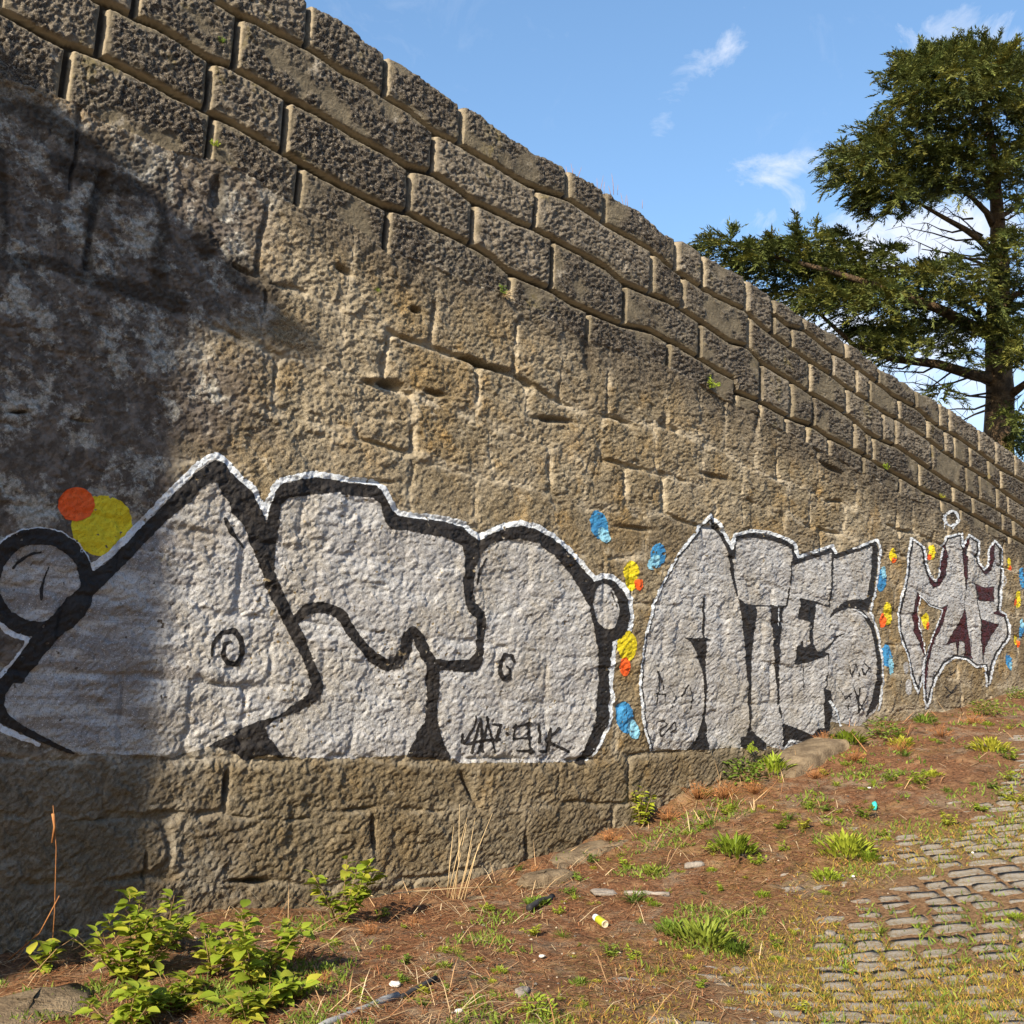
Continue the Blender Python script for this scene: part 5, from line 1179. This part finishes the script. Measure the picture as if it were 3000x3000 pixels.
slab('kerb_stone', 4.9, 6.05, .02, .40, lambda t: float(base_z(t))+.15-.26*float(ss(5.35, 4.8, t)), .3, 'long buried kerb stone at the wall foot under the middle graffiti, lower one', 'kerb', 1)
slab('kerb_stone', 6.16, 6.9, .02, .30, lambda t: float(base_z(t))+.15-.2*float(ss(6.6, 6.9, t)), .3, 'shorter kerb stone at the wall foot, upper one beyond a gap', 'kerb', 2)
slab('footing_slab', 1.2, 3.5, .0, .26, lambda t: float(base_z(t))+.035+.03*math.sin(t*3), .3, 'sloping concrete footing along the wall foot, half covered by litter', 'footing', 3)

# ================================================================== CEDAR TREE
M_BARK = simple_mat('cedar_bark', (.055, .038, .024), (.15, .10, .058), 6, .9, .08, 14)
m, t_, b = mat('cedar_needles'); g = G(t_)
r_c, g_c, b_c, a_c, full = g.attr('tint')
g.lk(full, b.inputs['Base Color']); b.inputs['Roughness'].default_value = .6
tr = t_.nodes.new('ShaderNodeBsdfTranslucent'); g.lk(full, tr.inputs[0]); ms = t_.nodes.new('ShaderNodeMixShader'); ms.inputs[0].default_value = .22
t_.links.new(b.outputs[0], ms.inputs[1]); t_.links.new(tr.outputs[0], ms.inputs[2]); t_.links.new(ms.outputs[0], t_.nodes['Material Output'].inputs[0])
M_NEED = m
TD = 24.0
TB = at(np.array(2925.), np.array(1700.), np.array(TD))
gzT = float(gz(*[float(q) for q in inv(TB)]))
tree = link('cedar_tree', None, loc=(TB[0], TB[1], gzT), label='big dark cedar tree with layered boughs rising behind the wall', category='tree')
Tloc = np.array([TB[0], TB[1], gzT])
pa = lambda x, y, d: at(np.array(float(x)), np.array(float(y)), np.array(float(d)))
def limb(pts, r0, r1, nm='limb'):
    P = np.array([pa(*p) for p in pts]); n = len(P)
    v, t = tube(P-Tloc, np.linspace(r0, r1, n), 9 if r0 > .1 else 5); return link(nm, mesh_from(nm, v, t, [M_BARK]), tree)
base_pt = (2925, float(project(Tloc[None])[1][0]), TD)
limb([base_pt, (2928, 1500, TD), (2925, 1300, TD), (2930, 1150, TD), (2922, 1040, TD), (2925, 900, TD), (2930, 800, TD), (2925, 700, TD), (2922, 640, TD), (2915, 520, TD), (2900, 380, TD), (2880, 280, TD), (2860, 190, TD)], .40, .03, 'trunk')
LB = [([(2915, 1110, 24), (2850, 1098, 23.8), (2750, 1067, 23.5), (2620, 1052, 23.2), (2500, 1010, 23), (2380, 900, 22.6)], .15, .03), ([(2905, 735, 24), (2870, 700, 23.8), (2828, 672, 23.6), (2770, 640, 23.4), (2700, 600, 23.2), (2600, 560, 23)], .10, .02),
      ([(2910, 660, 24), (2890, 620, 23.8), (2850, 580, 23.5), (2810, 555, 23.2), (2760, 520, 23)], .09, .02), ([(2915, 800, 24), (2870, 770, 24.4), (2800, 745, 25), (2700, 730, 25.5)], .05, .012),
      ([(2930, 1000, 24), (2860, 960, 23.4), (2740, 900, 22.6), (2600, 850, 22), (2450, 800, 21.6), (2300, 760, 21.4), (2150, 720, 21.3)], .15, .02), ([(2930, 900, 24), (2980, 860, 23.5), (3050, 840, 23)], .10, .02),
      ([(2925, 560, 24), (2820, 470, 23.6), (2700, 440, 23.3), (2560, 450, 23), (2480, 460, 22.9)], .07, .015), ([(2920, 480, 24), (3000, 400, 24), (3080, 330, 24)], .07, .015), ([(2900, 400, 24), (2800, 340, 24.5), (2680, 290, 24.6)], .06, .012),
      ([(2890, 300, 24), (2780, 230, 23.7), (2650, 200, 23.5)], .05, .01), ([(2930, 1180, 24), (3010, 1120, 23.5), (3080, 1090, 23)], .12, .03), ([(2925, 1000, 24), (2840, 900, 25), (2740, 860, 26), (2620, 840, 27)], .09, .02),
      ([(2925, 640, 24), (2990, 600, 24.6), (3060, 580, 25)], .07, .02)]
for pts, a, b2_ in LB: limb(pts, a, b2_)
rt = random.Random(11)
DB = [(2905, 1150, 2700, 1120), (2905, 1180, 2740, 1190), (2905, 1165, 2680, 1090), (2895, 1200, 2760, 1230), (2860, 1098, 2640, 1120), (2800, 1080, 2660, 1150), (2750, 1067, 2600, 1090), (2890, 745, 2760, 715), (2890, 760, 2640, 690), (2880, 775, 2760, 760),
      (2870, 700, 2640, 660), (2828, 672, 2700, 650), (2880, 690, 2800, 610), (2850, 640, 2760, 600), (2905, 600, 2980, 560), (2930, 640, 3000, 600), (2930, 660, 3010, 640), (2900, 820, 2830, 790), (2680, 1060, 2560, 1075), (2900, 1130, 2790, 1050), (2930, 1180, 3000, 1150), (2935, 880, 3000, 830), (2935, 1120, 3000, 1040), (2620, 1050, 2520, 1080)]
parts = []
for x0, y0, x1, y1 in DB:
    d0, d1_ = 23.9, rt.uniform(22.8, 24.8); P = np.array([pa(x0+(x1-x0)*u, y0+(y1-y0)*u+rt.uniform(-9, 9)*(0 < u < 1)+14*math.sin(u*3.1), d0+(d1_-d0)*u) for u in (0, .3, .6, .85, 1)])
    parts.append(tube(P-Tloc, [.028, .022, .016, .010, .004], 4))
    for k in range(9):
        u = rt.uniform(.3, 1); q = P[0]*(1-u)+P[-1]*u; e_ = pa(x0+(x1-x0)*u+rt.uniform(-60, 10), y0+(y1-y0)*u+rt.uniform(-22, 50), d0+(d1_-d0)*u+rt.uniform(-.4, .4))
        i = min(3, int(u*4)); a_ = P[i]+(P[i+1]-P[i])*(u*4-i if u*4-i < 1 else 1); parts.append(tube(np.array([a_, .5*(a_+e_), e_])-Tloc, [.009, .006, .003], 3))
v, t = merge(parts); link('dead_branches', mesh_from('dead_branches', v, t, [M_BARK]), tree, kind='stuff')
PADS = [(2850, 165, 90, 30), (2920, 195, 80, 45), (2765, 170, 60, 36), (2700, 180, 55, 32), (2800, 235, 120, 60), (2640, 215, 50, 24), (2720, 215, 75, 40), (2940, 240, 80, 70), (2665, 280, 62, 30), (2760, 300, 100, 45), (2880, 320, 110, 60), (2985, 330, 50, 80),
        (2650, 355, 55, 24), (2745, 375, 90, 42), (2610, 395, 55, 28), (2500, 452, 55, 22), (2560, 448, 70, 34), (2650, 450, 90, 42), (2760, 465, 100, 45), (2880, 430, 110, 50), (2985, 470, 50, 60), (2490, 510, 48, 40), (2560, 530, 60, 42), (2535, 590, 30, 40), (2640, 555, 70, 45),
        (2720, 560, 80, 36), (2820, 550, 85, 32), (2935, 550, 70, 50), (2560, 610, 26, 44), (2640, 610, 26, 40), (2990, 610, 40, 40), (2700, 500, 120, 40), (2850, 500, 120, 45),
        (2080, 706, 40, 11), (2135, 712, 55, 20), (2200, 748, 55, 28), (2200, 795, 52, 34), (2260, 722, 45, 24), (2330, 708, 60, 28), (2300, 775, 85, 42), (2400, 712, 60, 36), (2400, 785, 85, 52), (2470, 690, 42, 32), (2480, 765, 75, 52), (2550, 752, 55, 42), (2580, 815, 75, 50), (2625, 740, 36, 20),
        (2420, 868, 70, 36), (2340, 858, 75, 30), (2500, 885, 85, 40), (2600, 885, 75, 52), (2370, 905, 40, 16), (2700, 850, 70, 42), (2720, 925, 85, 52), (2800, 800, 85, 30), (2850, 870, 85, 52), (2945, 770, 60, 50), (2965, 860, 55, 70), (2800, 960, 75, 42), (2650, 970, 75, 36), (2900, 960, 75, 52), (2570, 975, 50, 34),
        (2520, 955, 50, 26), (2560, 1025, 46, 20), (2630, 1015, 75, 30), (2700, 1010, 60, 24), (2965, 1040, 52, 52), (2985, 1230, 38, 40), (2985, 1290, 38, 34), (2815, 1035, 36, 32), (2960, 1300, 24, 20), (2752, 1155, 16, 18), (2950, 960, 50, 60), (2500, 820, 90, 40), (2660, 800, 60, 26), (2740, 790, 50, 20), (2960, 700, 40, 30)]
VS, CS = [], []
trunk_xy = np.array([TB[0], TB[1]])
up_ = np.array([0, 0, 1.0])
for (x, y, rx, ry) in PADS:
    if y < 420: y = y+14*(420-y)/280; ry = ry*.92
    ntw = int(rx*ry/90)+6; per = 12
    dc = 23.0+rng.uniform(-1.6, 1.8) if x > 2450 else 21.8+rng.uniform(-.8, .8)
    a = rng.uniform(0, 6.283, ntw); q = np.sqrt(rng.uniform(0, 1, ntw))*.92
    oy = np.sin(a)*q; ox = np.cos(a)*q
    P0t = at(x+ox*rx, y+oy*ry+(q**2)*ry*.1, dc+rng.normal(0, 1, ntw)*(.3+.3*rx/80))
    rad = np.stack([P0t[:, 0]-trunk_xy[0], P0t[:, 1]-trunk_xy[1]], 1); rad /= np.linalg.norm(rad, axis=1, keepdims=True)
    side = np.where(x < 2900, 1, 0)
    ang = rng.normal(0, .75, ntw); r1, r2 = rad[:, 0]*np.cos(ang)-rad[:, 1]*np.sin(ang), rad[:, 0]*np.sin(ang)+rad[:, 1]*np.cos(ang)
    dz = rng.uniform(-.1, .7, ntw) if y < 230 else rng.normal(.10, .25, ntw)
    Dt = np.stack([r1, r2, dz], 1); Dt /= np.linalg.norm(Dt, axis=1, keepdims=True)
    Lt = rng.uniform(.45, 1.05, ntw)*np.clip(rx/75, .5, 1.15)*(.7 if y < 230 else 1); droop = rng.uniform(.10, .75, ntw)*(0.15 if y < 230 else 1.0)
    tt3 = rng.uniform(.6, 1.3, (ntw, 1))
    ttone = np.array([.080, .100, .026])*tt3+rng.uniform(0, 1, (ntw, 1))**3*np.array([.06, .035, .0])
    u = np.tile((np.arange(per)+.5)/per, (ntw, 1)); u = np.clip(u+rng.normal(0, .04, u.shape), 0, 1.02)
    P = P0t[:, None]+Dt[:, None]*(Lt[:, None]*u)[..., None]; P[..., 2] -= droop[:, None]*Lt[:, None]*u**2
    P = P.reshape(-1, 3); n = len(P)
    D_ = np.repeat(Dt, per, 0); D_[:, 2] -= (2*droop[:, None]*u).reshape(-1)*.8
    D_ += rng.normal(0, .38, (n, 3))*[1, 1, .6]; D_ /= np.linalg.norm(D_, axis=1, keepdims=True)
    S = np.cross(D_, up_); S /= np.linalg.norm(S, axis=1, keepdims=True); Uu = np.cross(S, D_)
    L = rng.uniform(.14, .34, n)*(1.1-.35*u.reshape(-1)); tone = np.repeat(ttone, per, 0)*rng.uniform(.75, 1.25, (n, 1))
    for k in range(7):
        uk = k/7.0; sgn = 1 if k % 2 else -1
        st = P+D_*(L*uk)[:, None]
        dr = D_*.8+S*sgn*(.55+.25*rng.normal(0, 1, (n, 1)))*(k < 6)+Uu*rng.normal(.05, .2, (n, 1)); dr /= np.linalg.norm(dr, axis=1, keepdims=True)
        ln = (L*.5*(1.1-uk*.5))[:, None]; sd = np.cross(dr, Uu+.5*rng.normal(0, 1, (n, 3))); sd /= np.linalg.norm(sd, axis=1, keepdims=True)
        wd = .012+.010*rng.uniform(0, 1, (n, 1))
        VS.append(np.stack([st-sd*wd, st+sd*wd, st+dr*ln], 1)); CS.append(np.repeat(tone[:, None, :]*rng.uniform(.8, 1.2, (n, 1, 1)), 3, 1))
V = np.concatenate(VS).reshape(-1, 3)-Tloc; Cc = np.concatenate(CS).reshape(-1, 3); Cc = np.concatenate([Cc, np.ones((len(Cc), 1))], 1)
T = np.arange(len(V)).reshape(-1, 3); print('needle tris', len(T))
link('crown', mesh_from('crown', V, T, [M_NEED], smooth=False, attr={'tint': Cc}), tree, kind='stuff')

# ================================================================== HOUSE whose shade falls on the wall (stands left of the frame)
M_PLAS = simple_mat('house_plaster', (.55, .50, .42), (.62, .57, .50), 3, .9, .01, 30)
M_TILE = simple_mat('roof_tile', (.30, .12, .06), (.40, .17, .09), 8, .85, .01, 30)
M_WOOD = simple_mat('painted_wood', (.10, .14, .10), (.13, .17, .12), 8, .6)
M_GLAS = simple_mat('window_glass', (.05, .06, .07), (.06, .07, .08), 3, .15)
TBB = -9.5; tg, te = math.tan(GAM), math.tan(SUN_EL)/math.cos(GAM)
def back(px, py):
    "wall point in the photo -> point of the shading outline in the house's end plane"
    t, h = wall_hit(np.array([float(px)]), np.array([float(py)])); L_ = (t[0]-TBB); return L_*tg, h[0]+L_*te
SH = [back(*p) for p in [(-250, 130), (0, 235), (300, 420), (560, 680), (800, 900), (960, 1010), (880, 1035), (730, 985), (560, 930), (520, 1010), (500, 1500), (470, 2200), (450, 2700)]]
house = link('plain_house', None, loc=W(TBB, 1.5, 0), label='plastered house with tiled roof standing outside the frame at left', category='building')
hl = W(TBB, 1.5, 0)
def prism(pts_nz, t0, t1):
    n = len(pts_nz); V = [W(t, a, z) for t in (t0, t1) for a, z in pts_nz]; me = bpy.data.meshes.new('prism')
    Fc = [list(range(n)), list(range(2*n-1, n-1, -1))]+[[i, i+n, (i+1) % n+n, (i+1) % n] for i in range(n)]
    me.from_pydata([tuple(v-hl) for v in np.array(V)], [], Fc); me.update(); return me
wn = SH[10][0]; eave = SH[8][1]
ridge_z = SH[0][1]+.0
body = [(.05, -1.0), (SH[12][0], -1.0), (SH[11][0], SH[11][1]), (SH[10][0], SH[10][1]), (SH[9][0], SH[9][1]), (SH[8][0], SH[8][1]-.05), (SH[1][0]-.2, SH[8][1]+ .4), (.05, SH[8][1]+.6)]
me = prism(body, TBB, TBB-7); me.materials.append(M_PLAS); link('house_wall', me, house)
roof = [SH[0], SH[1], SH[2], SH[3], SH[4], SH[5], SH[6], SH[7], SH[8], (SH[1][0]-.2, SH[8][1]+.45), (.05, SH[8][1]+.65), (.05, SH[0][1]+.2)]
roof[0] = (max(.3, SH[0][0]), SH[0][1])
me = prism(roof, TBB+.003, TBB-7.4); me.materials.append(M_TILE); link('roof', me, house)
for k, (a, z) in enumerate([(1.0, 3.6), (1.0, .9)]):
    me = prism([(a, z), (a+.8, z), (a+.8, z+1.2), (a, z+1.2)], TBB+.03, TBB-.01); me.materials.append(M_WOOD); f = link('window_frame', me, house)
    me = prism([(a+.06, z+.06), (a+.74, z+.06), (a+.74, z+1.14), (a+.06, z+1.14)], TBB+.036, TBB+.02); me.materials.append(M_GLAS); link('pane', me, f)
# invented row house behind the camera, added only to hold back skylight
row = link('skylight_blocker', None, loc=W(-4, 16, -1), label='unseen row house added behind the camera to cut skylight on the wall', category='building')
hl = W(-4, 16, -1)
def prism_t(pts, n0, n1):
    k = len(pts); V = [W(t, n_, z) for n_ in (n0, n1) for t, z in pts]; me = bpy.data.meshes.new('prism')
    me.from_pydata([tuple(v-hl) for v in np.array(V)], [], [list(range(k)), list(range(2*k-1, k-1, -1))]+[[i, i+k, (i+1) % k+k, (i+1) % k] for i in range(k)]); me.update(); return me
M_PL2 = simple_mat('blocker_render', (.20, .16, .12), (.27, .22, .17), 2, .9, .01, 30)
for nm, pts, n0, n1, mt in [('house_wall', [(-14, -2), (24, -2), (24, 8.5), (-14, 8.5)], 15, 24, M_PL2), ('roof', [(-14.5, 8.5), (24.5, 8.5), (24, 9.6), (-14, 9.6)], 14.6, 24.4, M_TILE)]:
    me = prism_t(pts, n0, n1); me.materials.append(mt); link(nm, me, row)
for k in range(9):
    for z in (1.6, 5.0):
        t_0 = -12+k*4; me = prism_t([(t_0, z), (t_0+1.1, z), (t_0+1.1, z+1.7), (t_0, z+1.7)], 14.96, 15.02); me.materials.append(M_WOOD); f = link('window_frame', me, row)
        me = prism_t([(t_0+.08, z+.08), (t_0+1.02, z+.08), (t_0+1.02, z+1.62), (t_0+.08, z+1.62)], 14.95, 15.0); me.materials.append(M_GLAS); link('pane', me, f)
print('done')
